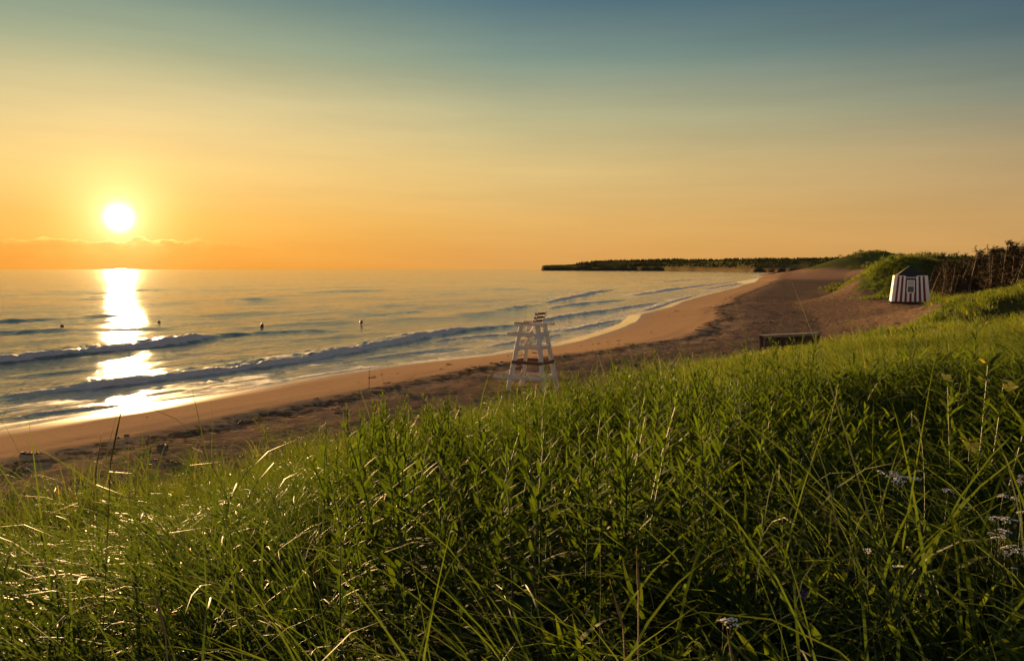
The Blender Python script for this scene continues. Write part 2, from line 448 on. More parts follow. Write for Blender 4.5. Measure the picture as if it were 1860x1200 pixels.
def build_ground():
    rad = 0.9 * 1.0145 ** np.arange(0, 565)
    ang = np.radians(np.arange(-44, 44.01, 0.17))
    x, y, f = polar_grid(ang, rad)
    # the quarter behind the viewpoint, coarser
    rad2 = 0.9 * 1.09 ** np.arange(0, 85); ang2 = np.radians(np.concatenate([np.arange(44, 316.1, 3.4)]))
    x2, y2, f2 = polar_grid(ang2, rad2)
    # a cap under the viewpoint
    xa = np.concatenate([x, x2]); ya = np.concatenate([y, y2]); fa = np.vstack([f, f2 + len(x)])
    z, s, d, veg = land(xa, ya)
    v = np.stack([xa, ya, z], 1)
    # close the small hole under the camera
    k = len(v); capr = np.radians(np.arange(0, 360, 10))
    cx = np.sin(capr) * 0.95; cy = np.cos(capr) * 0.95
    cz = land(cx, cy)[0] - 0.01
    v = np.vstack([v, np.stack([cx, cy, cz], 1), [[0, 0, float(cz.mean())]]])
    capf = np.array([[k + 2 * i, k + 36, k + (2 * i + 2) % 36, k + 2 * i + 1] for i in range(18)])
    me = np_mesh('ground', v, np.vstack([fa, capf]), smooth=True)
    ext = np.zeros(37)
    set_attr(me, 's', np.concatenate([s, ext + 36]).astype(np.float32))
    set_attr(me, 'veg', np.concatenate([veg, ext + 1]).astype(np.float32))
    r = np.hypot(xa, ya)
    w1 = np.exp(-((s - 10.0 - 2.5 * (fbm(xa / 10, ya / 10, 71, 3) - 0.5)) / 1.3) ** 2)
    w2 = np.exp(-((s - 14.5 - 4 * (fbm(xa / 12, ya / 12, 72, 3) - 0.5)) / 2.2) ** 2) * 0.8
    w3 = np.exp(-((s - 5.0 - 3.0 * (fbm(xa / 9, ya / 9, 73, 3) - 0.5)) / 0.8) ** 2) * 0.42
    w4 = sstep(12, 17, s) * 0.78 * sstep(26, 50, ya)  # far weed litter, raised to stand in for shadows the sand relief loses
    deb_shade = np.clip(np.maximum(np.maximum(w1, w2), np.maximum(w3, w4)), 0, 1) * (1 - sstep(300, 420, r))
    set_attr(me, 'debris_shade', np.concatenate([deb_shade, ext]).astype(np.float32))
    set_attr(me, 'turf', np.concatenate([sstep(40, 100, r), ext]).astype(np.float32))
    set_attr(me, 'far', np.concatenate([sstep(240, 290, r) * sstep(1.6, 2.4, z), ext]).astype(np.float32))
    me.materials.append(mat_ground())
    o = link(bpy.data.objects.new('ground', me))
    tag(o, kind='structure')
    return o
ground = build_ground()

# ------------------------------------------------------------------ sea
# crest lines: pixels along the crest, height per point, width of the back, foam 0..1 per point
CRESTS = [
    dict(p=[(-160, 668, .40, 1), (0, 658, .50, 1), (70, 650, .55, .8), (140, 643, .55, .8), (230, 634, .62, 1), (300, 626, .68, 1), (360, 617, .62, .9), (385, 613, .42, .1), (450, 607, .34, 0), (540, 602, .26, 0), (640, 599, .10, 0)], back=3.2, front=.55),
    dict(p=[(-160, 748, .28, .8), (0, 723, .34, .8), (130, 706, .38, 1), (270, 689, .36, 1), (400, 676, .38, 1), (500, 662, .42, 1), (640, 637, .44, 1), (740, 619, .46, 1), (810, 604, .46, .9), (850, 598, .36, .4), (940, 593, .30, .3), (1010, 576, .36, .9), (1080, 568, .40, 1), (1150, 557, .30, .8), (1200, 549, .1, .5)], back=2.6, front=.45),
    dict(p=[(-160, 588, .30, 0), (0, 588, .42, .1), (90, 583, .42, .1), (190, 577, .30, 0), (260, 575, .05, 0)], back=4.5, front=.9),
    dict(p=[(-160, 606, .30, 0), (0, 608, .36, .1), (60, 607, .40, .15), (110, 606, .32, 0), (230, 601, .16, 0), (330, 598, .08, 0)], back=3.5, front=.8),
    dict(p=[(380, 722, .02, .3), (440, 713, .20, .7), (520, 697, .26, .8), (600, 682, .26, .7), (680, 669, .22, .5), (730, 664, .10, .3)], back=1.2, front=.35),
    dict(p=[(200, 741, .02, .2), (260, 733, .14, .3), (330, 723, .14, .3), (400, 713, .06, .3)], back=1.0, front=.3),
    dict(p=[(840, 574, .10, 0), (900, 566, .45, .1), (940, 561, .60, .5), (975, 556, .40, .3), (1000, 554, .1, 0)], back=4.0, front=.9),
    dict(p=[(960, 556, .1, .2), (1020, 546, .45, .9), (1060, 538, .65, 1), (1090, 530, .65, .8), (1112, 526, .3, .4)], back=4.0, front=1.0),
    dict(p=[(420, 546, .10, 0), (450, 545, .50, 0), (475, 544.5, .42, 0), (500, 545, .05, 0)], back=6, front=1.4),
    dict(p=[(840, 527, .15, 0), (890, 525, .55, 0), (940, 525, .45, 0), (990, 522, .2, 0)], back=9, front=2.2),
    dict(p=[(980, 513, .2, 0), (1005, 512, .8, .2), (1030, 512, .2, 0)], back=12, front=3.5),
    dict(p=[(1110, 541, .1, .5), (1160, 535, .40, .9), (1220, 526, .50, 1), (1260, 521, .35, .8), (1300, 516, .3, .7), (1350, 511, .1, .5)], back=5, front=1.4),
    dict(p=[(1180, 515, .2, .3), (1230, 510, .6, .6), (1270, 508, .5, .6), (1330, 504, .2, .6)], back=8, front=2.4),
    dict(p=[(1230, 499, .3, .1), (1280, 497.5, .8, .3), (1330, 496.5, .4, .4)], back=20, front=6),
    dict(p=[(950, 500, .2, 0), (1010, 499.5, .7, 0), (1080, 500, .2, 0)], back=18, front=5),
    dict(p=[(760, 625, .03, .6), (860, 611, .12, .8), (960, 607, .10, .6), (1080, 590, .12, .8), (1140, 576, .05, .7)], back=1.5, front=.5),
    dict(p=[(985, 563, .1, .5), (1040, 555, .3, .8), (1100, 549, .35, .9), (1140, 545, .1, .5)], back=2.2, front=.5),
    dict(p=[(1010, 603, .05, .6), (1050, 597, .16, .8), (1100, 586, .16, .8), (1130, 580, .05, .6)], back=1.0, front=.3),
    dict(p=[(860, 633, .04, .5), (920, 624, .16, .7), (985, 614, .16, .7), (1030, 605, .05, .5)], back=1.1, front=.3),
    dict(p=[(1150, 569, .05, .6), (1190, 559, .2, .8), (1230, 545, .2, .9), (1265, 536, .1, .8)], back=1.6, front=.5),
    dict(p=[(640, 655, .03, .4), (720, 645, .14, .4), (800, 635, .14, .4), (850, 630, .04, .4)], back=1.1, front=.35),
    dict(p=[(0, 762, .04, .5), (80, 750, .12, .6), (160, 741, .10, .6), (230, 733, .03, .4)], back=.8, front=.25),
    dict(p=[(1270, 527, .1, .6), (1310, 520, .35, .9), (1345, 515, .3, .9)], back=3, front=.9),
    dict(p=[(540, 531, .1, 0), (620, 529, .32, 0), (720, 528, .1, 0)], back=7, front=2),
    dict(p=[(600, 560, .06, 0), (700, 557, .2, 0), (800, 554, .06, 0)], back=5, front=1.2),
]
def build_sea():
    # rows spaced evenly in view angle so that breakers keep fine facets
    dep = np.concatenate([np.arange(360, 60, -0.62), np.arange(60, 6, -0.5), np.arange(6, 0.7, -0.2)])
    radii = np.concatenate([EYE * FPX / dep * 1.0, [20000, 45000]])
    ang = np.radians(np.arange(-42, 31.01, 0.115))
    x, y, f = polar_grid(ang, radii)
    r = np.hypot(x, y)
    s, arc = poly_dist(x, y, SHORE)
    z = np.zeros_like(x); foam = np.zeros_like(x); flow = np.zeros_like(x)
    for k, c in enumerate(CRESTS):
        P = np.array([at(px, py, 0.0)[:2] for px, py, h, fo in c['p']])
        H = np.array([q[2] for q in c['p']]); F = np.array([q[3] for q in c['p']])
        # resample smoothly
        L = np.concatenate([[0], np.cumsum(np.hypot(*np.diff(P, axis=0).T))])
        tt = np.linspace(0, L[-1], 40)
        PX = np.interp(tt, L, P[:, 0]); PY = np.interp(tt, L, P[:, 1])
        ker = np.array([1, 2, 3, 2, 1]) / 9.0
        PXs = np.convolve(np.pad(PX, 2, mode='edge'), ker, 'valid'); PYs = np.convolve(np.pad(PY, 2, mode='edge'), ker, 'valid')
        lo = np.array([PXs.min(), PYs.min()]) - 30; hi = np.array([PXs.max(), PYs.max()]) + 30
        msk = (x > lo[0]) & (x < hi[0]) & (y > lo[1]) & (y < hi[1])
        if not msk.any(): continue
        xm, ym = x[msk], y[msk]
        dist, ar = poly_dist(xm, ym, np.stack([PXs, PYs], 1))
        dist = dist + (fbm(ar / 1.7, ar * 0 + k, 81 + k, 3) - 0.5) * 0.5 * min(c['front'] * 1.6, 1.6)
        hh = 0.60 * np.interp(ar, L, H) * (0.55 + 0.9 * fbm(ar / 2.6, ar * 0 + 3.1 * k, 91, 3)); ff = np.interp(ar, L, F)
        e = np.clip(np.minimum(ar, L[-1] - ar) / (0.06 * L[-1] + 0.3), 0, 1); hh = hh * e
        front = c['front']; back = c['back']
        prof = np.where(dist > 0, np.exp(-(dist / front) ** 2), np.exp(-(dist / back) ** 2))
        trough = -0.28 * np.exp(-((dist - front * 2.3) / (front * 1.5)) ** 2)
        lump = 1 + ff * 0.9 * (fbm(xm / 0.55, ym / 0.55, 95, 3) - 0.5)
        z[msk] = z[msk] * (1 - 0.6 * prof) + hh * (prof * lump + trough)
        fo = ff * e * (np.exp(-((dist - front * 0.35) / (front * 0.95)) ** 2) * 1.2)
        # lace left behind the breaker and the wash running ahead of it
        fo2 = ff * e * np.where(dist < 0, np.exp(dist / (back * 1.6)), np.exp(-dist / (front * 4))) * 0.44
        foam[msk] = np.maximum(foam[msk], np.maximum(fo, fo2))
    # sea swell and chop
    depth = sstep(-0.5, -14, s)
    u = x * 0.80 - y * 0.60; v = x * 0.60 + y * 0.80             # u across the crests
    sw = (fbm(v / 34, u / 7.0, 101, 3) - 0.5) * 0.20 * sstep(-4, -40, s)
    calm = 0.35 + 0.65 * depth
    # ripple octaves, each as far out as the facets can carry it
    for lam, amp, r0, r1, sd in ((0.8, 0.05, 40, 65, 102), (1.3, 0.085, 60, 95, 103), (3.0, 0.17, 100, 170, 205), (7.5, 0.34, 190, 340, 307), (20.0, 0.75, 380, 900, 409)):
        nn = fbm(v / (lam * 3.2) + 0.25 * fbm(u / lam, v / lam, sd + 5, 1), u / lam, sd, 2)
        q = (1 - np.abs(2 * nn - 1) * 1.6 - 0.5) * amp * 0.56 * (1 - sstep(r0, r1, r))
        z = z + q * calm * (sstep(-3, -30, s) if lam > 5 else 1.0)
    z = z + sw
    z = z + np.clip(foam, 0, 1) ** 2 * 0.16 * (fbm(x / 0.32, y / 0.32, 117, 3) - 0.5) * (1 - sstep(70, 140, r))
    # the swash: thin sheet thinning onto the sand
    z = z * sstep(-0.8, -3.0, s) + np.where(s > -1.5, -0.01, 0.0)
    near = sstep(-16, -3, s) * (0.14 + 0.42 * fbm(x / 4, y / 4, 111, 3))
    edge = np.exp(-((s + 1.5 + 1.0 * (fbm(x / 2.5, y / 2.5, 113, 3) - 0.5)) / 0.5) ** 2) * 0.65
    foam = np.clip(np.maximum(np.maximum(foam, near), edge), 0, 1.2)
    foam = foam * (s < 6)
    keep = (s < 5.0)
    fk = keep[f].any(axis=1); f = f[fk]
    used = np.unique(f); remap = np.full(len(x), -1); remap[used] = np.arange(len(used)); f = remap[f]
    me = np_mesh('sea', np.stack([x, y, z], 1)[used], f, smooth=True)
    set_attr(me, 'foam', foam[used].astype(np.float32))
    set_attr(me, 'dist', r[used].astype(np.float32)); set_attr(me, 'shallow', sstep(-26, -2, s)[used].astype(np.float32))
    m, w = new_mat('sea_water')
    tc = w.n('ShaderNodeTexCoord'); P = tc.outputs['Object']
    rot = math.atan2(0.60, 0.80)
    Pr = w.mapping(P, (1, 1, 1), (0, 0, rot)); Pm = w.mapping(Pr, (1.0, 0.30, 1.0))
    dst = w.attr('dist')
    fo = w.attr('foam')
    n1 = w.noise(Pm, 1.3, 4, 0.62); n2 = w.noise(Pm, 5.0, 3, 0.6); n3 = w.noise(Pm, 0.16, 4, 0.55)
    nearf = w.remap(dst, 30.0, 300.0, 1.0, 0.55)
    h = w.math('ADD', w.math('MULTIPLY', n1, 0.55), w.math('MULTIPLY', n2, 0.22))
    h = w.math('ADD', h, w.math('MULTIPLY', n3, 1.4))
    nb = w.bump(h, w.math('MULTIPLY', nearf, 0.85), 0.35)
    water = w.n('ShaderNodeBsdfPrincipled')
    w.set(water.inputs['Base Color'], w.mix(w.attr('shallow'), (0.115, 0.110, 0.082), (0.25, 0.23, 0.175)))
    w.set(water.inputs['Roughness'], w.remap(dst, 40.0, 500.0, 0.055, 0.10)); water.inputs['IOR'].default_value = 1.5
    w.set(water.inputs['Normal'], nb)
    # foam: broken into lace by noise, solid on the breakers
    Pf = w.mapping(Pr, (1.0, 0.45, 1.0))
    fn = w.noise(Pf, 1.5, 5, 0.7, 0.5); fn2 = w.noise(Pf, 0.5, 1, 0.6, 0.8)
    v1 = w.n('ShaderNodeTexVoronoi', feature='DISTANCE_TO_EDGE'); w.set(v1.inputs['Vector'], w.mapping(Pr, (1.0, 0.5, 1))); v1.inputs['Scale'].default_value = 1.3
    lace = w.math('ADD', w.math('MULTIPLY', fn, 0.65), w.math('MULTIPLY', fn2, 0.35))
    lace = w.math('SUBTRACT', lace, w.math('MULTIPLY', v1.outputs[0], 0.25))
    mask = w.remap(w.math('ADD', lace, w.math('MULTIPLY', fo, 0.62)), 0.64, 0.86, smooth=True)
    mask = w.math('MULTIPLY', mask, w.remap(fo, 0.03, 0.25))
    fm = w.n('ShaderNodeBsdfPrincipled'); fm.inputs['Base Color'].default_value = (0.72, 0.66, 0.61, 1); fm.inputs['Roughness'].default_value = 0.75
    w.set(fm.inputs['Normal'], w.bump(w.noise(P, 7.0, 5, 0.75), 1.0, 0.16))
    mx = w.n('ShaderNodeMixShader'); w.set(mx.inputs[0], w.math('MULTIPLY', mask, 0.9)); w.set(mx.inputs[1], water.outputs[0]); w.set(mx.inputs[2], fm.outputs[0])
    out_surface(w, mx.outputs[0])
    me.materials.append(m)
    o = link(bpy.data.objects.new('sea', me)); tag(o, kind='structure')
    return o
sea = build_sea()
# ------------------------------------------------------------------ far headland with its wood
def build_headland():
    tops = [(983, 489.5), (984.5, 483), (987, 482), (1020, 480.5), (1041, 480), (1057, 478.5), (1105, 475.5), (1179, 474.5), (1228, 473), (1250, 474.5), (1308, 473.5), (1379, 472.5), (1463, 472.5), (1524, 471), (1600, 471), (1700, 471), (1800, 470), (1960, 469)]
    T = np.array(tops)
    px = np.concatenate([np.linspace(983, 1000, 14), np.linspace(1006, 1960, 150)])
    ytop = np.interp(px, T[:, 0], T[:, 1])
    Db = np.interp(px, [983, 1200, 1370, 1500, 1700, 1960], [3600, 2900, 1750, 1500, 1450, 1400])
    rows = [0.0, 0.012, 0.03, 0.10, 0.25, 0.45, 0.7, 1.0, 1.6, 2.6]
    V = []
    for i, q in enumerate(px):
        u = (q - 930) / FPX
        Dt = Db[i] + 420
        zt = EYE + (489.0 - ytop[i]) / FPX * Dt * 1.0
        zt = max(zt, 1.0)
        cliff = 0.50 * min(zt, 26) * (1 - 0.6 * sstep(1150, 1380, q)) + 0.01
        for r_ in rows:
            D = Db[i] + 420 * r_
            if r_ <= 0: z = -1.0
            elif r_ <= 0.012: z = cliff * 0.55
            elif r_ <= 0.03: z = cliff
            elif r_ <= 1.0: z = cliff + (zt - cliff) * (1 - (1 - (r_ - 0.03) / 0.97) ** 2.0)
            else: z = zt * (1 - 0.15 * (r_ - 1))
            n = float(fbm(np.array([q / 9.0]), np.array([r_ * 5.0]), 7, 3)[0]) - 0.5
            D += n * 60 * (1 if r_ < 0.2 else 0.3)
            if r_ > 0.05: z += n * 5 * min(1, zt / 30)
            V.append((u * D, D, z))
    nr = len(rows)
    F = [(i * nr + j, (i + 1) * nr + j, (i + 1) * nr + j + 1, i * nr + j + 1) for i in range(len(px) - 1) for j in range(nr - 1)]
    me = np_mesh('headland', V, F, smooth=True)
    m, w = new_mat('headland_scrub')
    P = w.n('ShaderNodeTexCoord').outputs['Object']
    sep = w.n('ShaderNodeSeparateXYZ'); w.set(sep.inputs[0], P)
    n1 = w.noise(P, 0.012, 4, 0.65); n2 = w.noise(P, 0.05, 4, 0.6)
    c = w.mix(w.remap(n1, 0.4, 0.62), (0.070, 0.062, 0.028), (0.095, 0.092, 0.036))
    c = w.mix(w.remap(n2, 0.5, 0.7), c, (0.050, 0.048, 0.022))
    rock = w.math('MULTIPLY', w.remap(sep.outputs[2], 14.0, 7.0), w.remap(n2, 0.3, 0.6, 0.6, 1.0))
    c = w.mix(rock, c, (0.070, 0.050, 0.032))
    bp = w.n('ShaderNodeBsdfDiffuse'); w.set(bp.inputs[0], c)
    out_surface(w, bp.outputs[0]); me.materials.append(m)
    o = link(bpy.data.objects.new('headland', me)); tag(o, kind='structure')
    # tree stand along the top
    pts = []; rr = random.Random(5)
    for k in range(7000):
        q = rr.uniform(1046, 1930)
        if q < 1075 and rr.random() < 0.5: continue
        Dbq = np.interp(q, px, Db); tq = rr.uniform(0.10, 1.5) if rr.random() < 0.75 else rr.uniform(0.8, 1.2)
        if vnoise(np.array([q / 26.0]), np.array([tq * 1.7]), 99)[0] < 0.25: continue
        D = Dbq + 420 * tq
        Dt = Dbq + 420; zt = EYE + (489.0 - np.interp(q, T[:, 0], T[:, 1])) / FPX * Dt
        u = min(tq, 1.0); cl = 0.50 * min(zt, 26) * (1 - 0.6 * sstep(1150, 1380, q))
        z = cl + (zt - cl) * (1 - (1 - (u - 0.03) / 0.97) ** 2) - (0.15 * (tq - 1) * zt if tq > 1 else 0)
        pts.append(((q - 930) / FPX * D, D, z - 2.0, rr.uniform(0.45, 1.05) * (Dbq / 2600) ** 0.55))
    return np.array(pts)
HEAD_TREES = build_headland()

# ------------------------------------------------------------------ scatter by geometry nodes
def proto_collection(name, meshes):
    c = bpy.data.collections.new(name)
    for i, me in enumerate(meshes):
        c.objects.link(bpy.data.objects.new('%s_%03d' % (name, i), me))
    return c
def scatter(name, pts, rots, scl, idx, coll):
    me = bpy.data.meshes.new(name); me.vertices.add(len(pts)); me.vertices.foreach_set('co', np.asarray(pts, np.float32).ravel())
    set_attr(me, 'rot', np.asarray(rots, np.float32), 'FLOAT_VECTOR')
    set_attr(me, 'scl', np.asarray(scl, np.float32)); set_attr(me, 'idx', np.asarray(idx, np.int32), 'INT')
    o = link(bpy.data.objects.new(name, me))
    g = bpy.data.node_groups.new(name + '_nodes', 'GeometryNodeTree')
    g.interface.new_socket('Geometry', in_out='INPUT', socket_type='NodeSocketGeometry')
    g.interface.new_socket('Geometry', in_out='OUTPUT', socket_type='NodeSocketGeometry')
    gi = g.nodes.new('NodeGroupInput'); go = g.nodes.new('NodeGroupOutput')
    ip = g.nodes.new('GeometryNodeInstanceOnPoints'); ip.inputs['Pick Instance'].default_value = True
    ci = g.nodes.new('GeometryNodeCollectionInfo'); ci.inputs['Collection'].default_value = coll
    ci.inputs['Separate Children'].default_value = True; ci.inputs['Reset Children'].default_value = True
    def na(nm, typ):
        n = g.nodes.new('GeometryNodeInputNamedAttribute'); n.data_type = typ; n.inputs['Name'].default_value = nm
        return [s for s in n.outputs if s.enabled and s.name == 'Attribute'][0]
    e2r = g.nodes.new('FunctionNodeEulerToRotation')
    L = g.links.new
    L(gi.outputs[0], ip.inputs['Points']); L(ci.outputs[0], ip.inputs['Instance'])
    L(na('idx', 'INT'), ip.inputs['Instance Index']); L(na('rot', 'FLOAT_VECTOR'), e2r.inputs[0]); L(e2r.outputs[0], ip.inputs['Rotation'])
    L(na('scl', 'FLOAT'), ip.inputs['Scale']); L(ip.outputs[0], go.inputs[0])
    md = o.modifiers.new('scatter', 'NODES'); md.node_group = g
    tag(o, kind='stuff')
    return o

def leaf_mat(name, c1, c2, c3, trans=0.38, rough=0.55, spec=0.28, straw=(0.33, 0.24, 0.11)):
    """foliage: c1..c2 by blade, c3 toward the tips, straw for the dead ones"""
    m, w = new_mat(name)
    tint = w.attr('tint'); along = w.attr('along')
    oi = w.n('ShaderNodeObjectInfo')
    f = w.math('ADD', w.math('MULTIPLY', tint, 0.6), w.math('MULTIPLY', oi.outputs['Random'], 0.4))
    col = w.mix(f, c1, c2)
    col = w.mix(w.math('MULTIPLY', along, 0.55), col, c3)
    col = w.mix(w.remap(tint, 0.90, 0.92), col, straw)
    bp = w.n('ShaderNodeBsdfPrincipled'); w.set(bp.inputs['Base Color'], col)
    bp.inputs['Roughness'].default_value = rough; bp.inputs['Specular IOR Level'].default_value = spec
    tr = w.n('ShaderNodeBsdfTranslucent')
    w.set(tr.inputs[0], w.mix(1.0, col, (1.75, 1.72, 0.44), 'MULTIPLY'))
    mx = w.n('ShaderNodeMixShader'); mx.inputs[0].default_value = trans
    w.set(mx.inputs[1], bp.outputs[0]); w.set(mx.inputs[2], tr.outputs[0])
    out_surface(w, mx.outputs[0])
    return m
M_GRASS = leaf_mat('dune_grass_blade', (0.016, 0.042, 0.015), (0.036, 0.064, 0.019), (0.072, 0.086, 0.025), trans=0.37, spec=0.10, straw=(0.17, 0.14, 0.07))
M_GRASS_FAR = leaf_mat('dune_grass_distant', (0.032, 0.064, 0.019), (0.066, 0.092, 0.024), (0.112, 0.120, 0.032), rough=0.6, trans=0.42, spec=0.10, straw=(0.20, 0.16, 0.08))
M_LEAF = leaf_mat('goldenrod_leaf', (0.026, 0.054, 0.010), (0.052, 0.080, 0.013), (0.080, 0.095, 0.017), trans=0.45, rough=0.65, spec=0.06)
M_SCRUB = leaf_mat('distant_scrub', (0.055, 0.070, 0.022), (0.095, 0.105, 0.034), (0.12, 0.12, 0.04), trans=0.2, rough=0.8)
M_DEAD = leaf_mat('dead_bracken', (0.085, 0.055, 0.030), (0.13, 0.085, 0.045), (0.16, 0.11, 0.06), trans=0.25, rough=0.7)

def ribbons(specs, nseg, mat, name):
    """specs rows: bx,by,bz,az,len,lean0,bend,width,tint,pw  -> one mesh of curved tapering blades"""
    S = np.asarray(specs, float); n = len(S)
    t = np.linspace(0, 1, nseg + 1)
    bx, by, bz, az, L, l0, bend, wd, tint, pw = S.T
    th = l0[:, None] + bend[:, None] * t[None, :] ** pw[:, None]
    ds = (L / nseg)[:, None]
    hz = np.concatenate([np.zeros((n, 1)), np.cumsum(np.sin((th[:, 1:] + th[:, :-1]) / 2) * ds, 1)], 1)
    vz = np.concatenate([np.zeros((n, 1)), np.cumsum(np.cos((th[:, 1:] + th[:, :-1]) / 2) * ds, 1)], 1)
    drift = (RNG.random(n) - 0.5)[:, None] * 0.5 * L[:, None] * t[None, :] ** 2
    X = bx[:, None] + hz * np.cos(az)[:, None] - drift * np.sin(az)[:, None]
    Y = by[:, None] + hz * np.sin(az)[:, None] + drift * np.cos(az)[:, None]
    Z = bz[:, None] + vz
    prof = np.clip(0.75 + 1.2 * t, 0, 1) * (1 - t ** 2.2) + 0.02
    W = wd[:, None] * 0.5 * prof[None, :]
    tw = (RNG.random(n) - 0.5)[:, None] * 1.6 + (RNG.random(n) - 0.5)[:, None] * 1.8 * t[None, :]
    # width direction: mostly sideways, twisted about the blade
    sx = -np.sin(az)[:, None] * np.cos(tw); sy = np.cos(az)[:, None] * np.cos(tw)
    nx = np.cos(th) * np.cos(az)[:, None]; ny = np.cos(th) * np.sin(az)[:, None]; nz = -np.sin(th)
    sx = sx + nx * np.sin(tw); sy = sy + ny * np.sin(tw); sz = nz * np.sin(tw)
    A = np.stack([X - sx * W, Y - sy * W, Z - sz * W], -1); B = np.stack([X + sx * W, Y + sy * W, Z + sz * W], -1)
    V = np.stack([A, B], 2).reshape(-1, 3)
    k = 2 * (nseg + 1)
    base = np.arange(n)[:, None] * k + np.arange(nseg)[None, :] * 2
    F = np.stack([base, base + 1, base + 3, base + 2], -1).reshape(-1, 4)
    me = np_mesh(name, V, F, smooth=True)
    set_attr(me, 'tint', np.repeat(tint, k).astype(np.float32))
    set_attr(me, 'along', np.tile(np.repeat(t, 2), n).astype(np.float32))
    me.materials.append(mat)
    return me
def grass_tile(name, n, rad, hgt, width, mat, nseg, wind=math.pi, spread=0.9, bend=1.3, seed=0, straw=0.04, soft=True):
    """a round patch of sward, thinning to its rim; tufted, not even"""
    g = np.random.default_rng(seed)
    nt = max(3, n // 16); tx = g.random(nt) * 2 * math.pi; tr = rad * np.sqrt(g.random(nt))
    w_ = g.integers(0, nt, n)
    x = tr[w_] * np.cos(tx[w_]) + g.normal(0, rad * 0.09, n); y = tr[w_] * np.sin(tx[w_]) + g.normal(0, rad * 0.09, n)
    az = wind + g.normal(0, 0.45, nt)[w_] + g.normal(0, spread, n)
    L = hgt * (0.40 + 0.75 * g.random(n) ** 0.8) * (0.8 + 0.4 * g.random(nt)[w_])
    l0 = np.abs(g.normal(0.14, 0.18, n)); bd = np.clip(g.normal(bend, 0.6, n), 0.1, 2.6)
    wd = width * (0.55 + 0.7 * g.random(n)); tint = g.random(n) * 0.89
    dead = g.random(n) < straw; tint = np.where(dead, 0.97, tint); L = np.where(dead, L * 0.8, L)
    pw = 1.1 + 1.5 * g.random(n)
    return ribbons(np.stack([x, y, -0.04 + 0 * x, az, L, l0, bd, wd, tint, pw], 1), nseg, mat, name)

def sector_points(n, r0, r1, a0=-36.0, a1=36.0):
    r = np.sqrt(RNG.random(n) * (r1 * r1 - r0 * r0) + r0 * r0); a = np.radians(a0 + (a1 - a0) * RNG.random(n))
    return r * np.sin(a), r * np.cos(a), r, a
def thicket(x, y):
    """where the leafy forbs crowd out the grass"""
    r = np.hypot(x, y); a = np.degrees(np.arctan2(x, y))
    return sstep(2.3, 3.0, r) * (1 - sstep(6.0, 9.0, r)) * sstep(-15, -8, a) * (1 - sstep(17, 24, a)) * sstep(0.34, 0.50, fbm(x / 1.3, y / 1.3, 121, 2) + 0.05)

def jitter_grid(r0, r1, step, a0, a1):
    """jittered square lattice clipped to a ring sector"""
    k = np.arange(-r1, r1 + step, step); X, Y = np.meshgrid(k, k); X = X.ravel(); Y = Y.ravel()
    X = X + (RNG.random(len(X)) - .5) * step * .8; Y = Y + (RNG.random(len(Y)) - .5) * step * .8
    r = np.hypot(X, Y); a = np.degrees(np.arctan2(X, Y)); ok = (r > r0) & (r < r1) & (a > a0) & (a < a1)
    return X[ok], Y[ok], r[ok], a[ok]
def slope_rot(x, y, yaw, eps=0.5):
    """euler angles that lay a tile on the slope and turn it by yaw"""
    zx = (land(x + eps, y)[0] - land(x - eps, y)[0]) / (2 * eps); zy = (land(x, y + eps)[0] - land(x, y - eps)[0]) / (2 * eps)
    # slope in the tile's own turned axes
    c, s_ = np.cos(yaw), np.sin(yaw)
    gx = zx * c + zy * s_; gy = -zx * s_ + zy * c
    out = np.zeros((len(x), 3))
    for i in range(len(x)):
        m = Matrix.Rotation(yaw[i], 3, 'Z') @ Matrix.Rotation(-math.atan(gx[i]), 3, 'Y') @ Matrix.Rotation(math.atan(gy[i]), 3, 'X')
        out[i] = m.to_euler('XYZ')
    return out
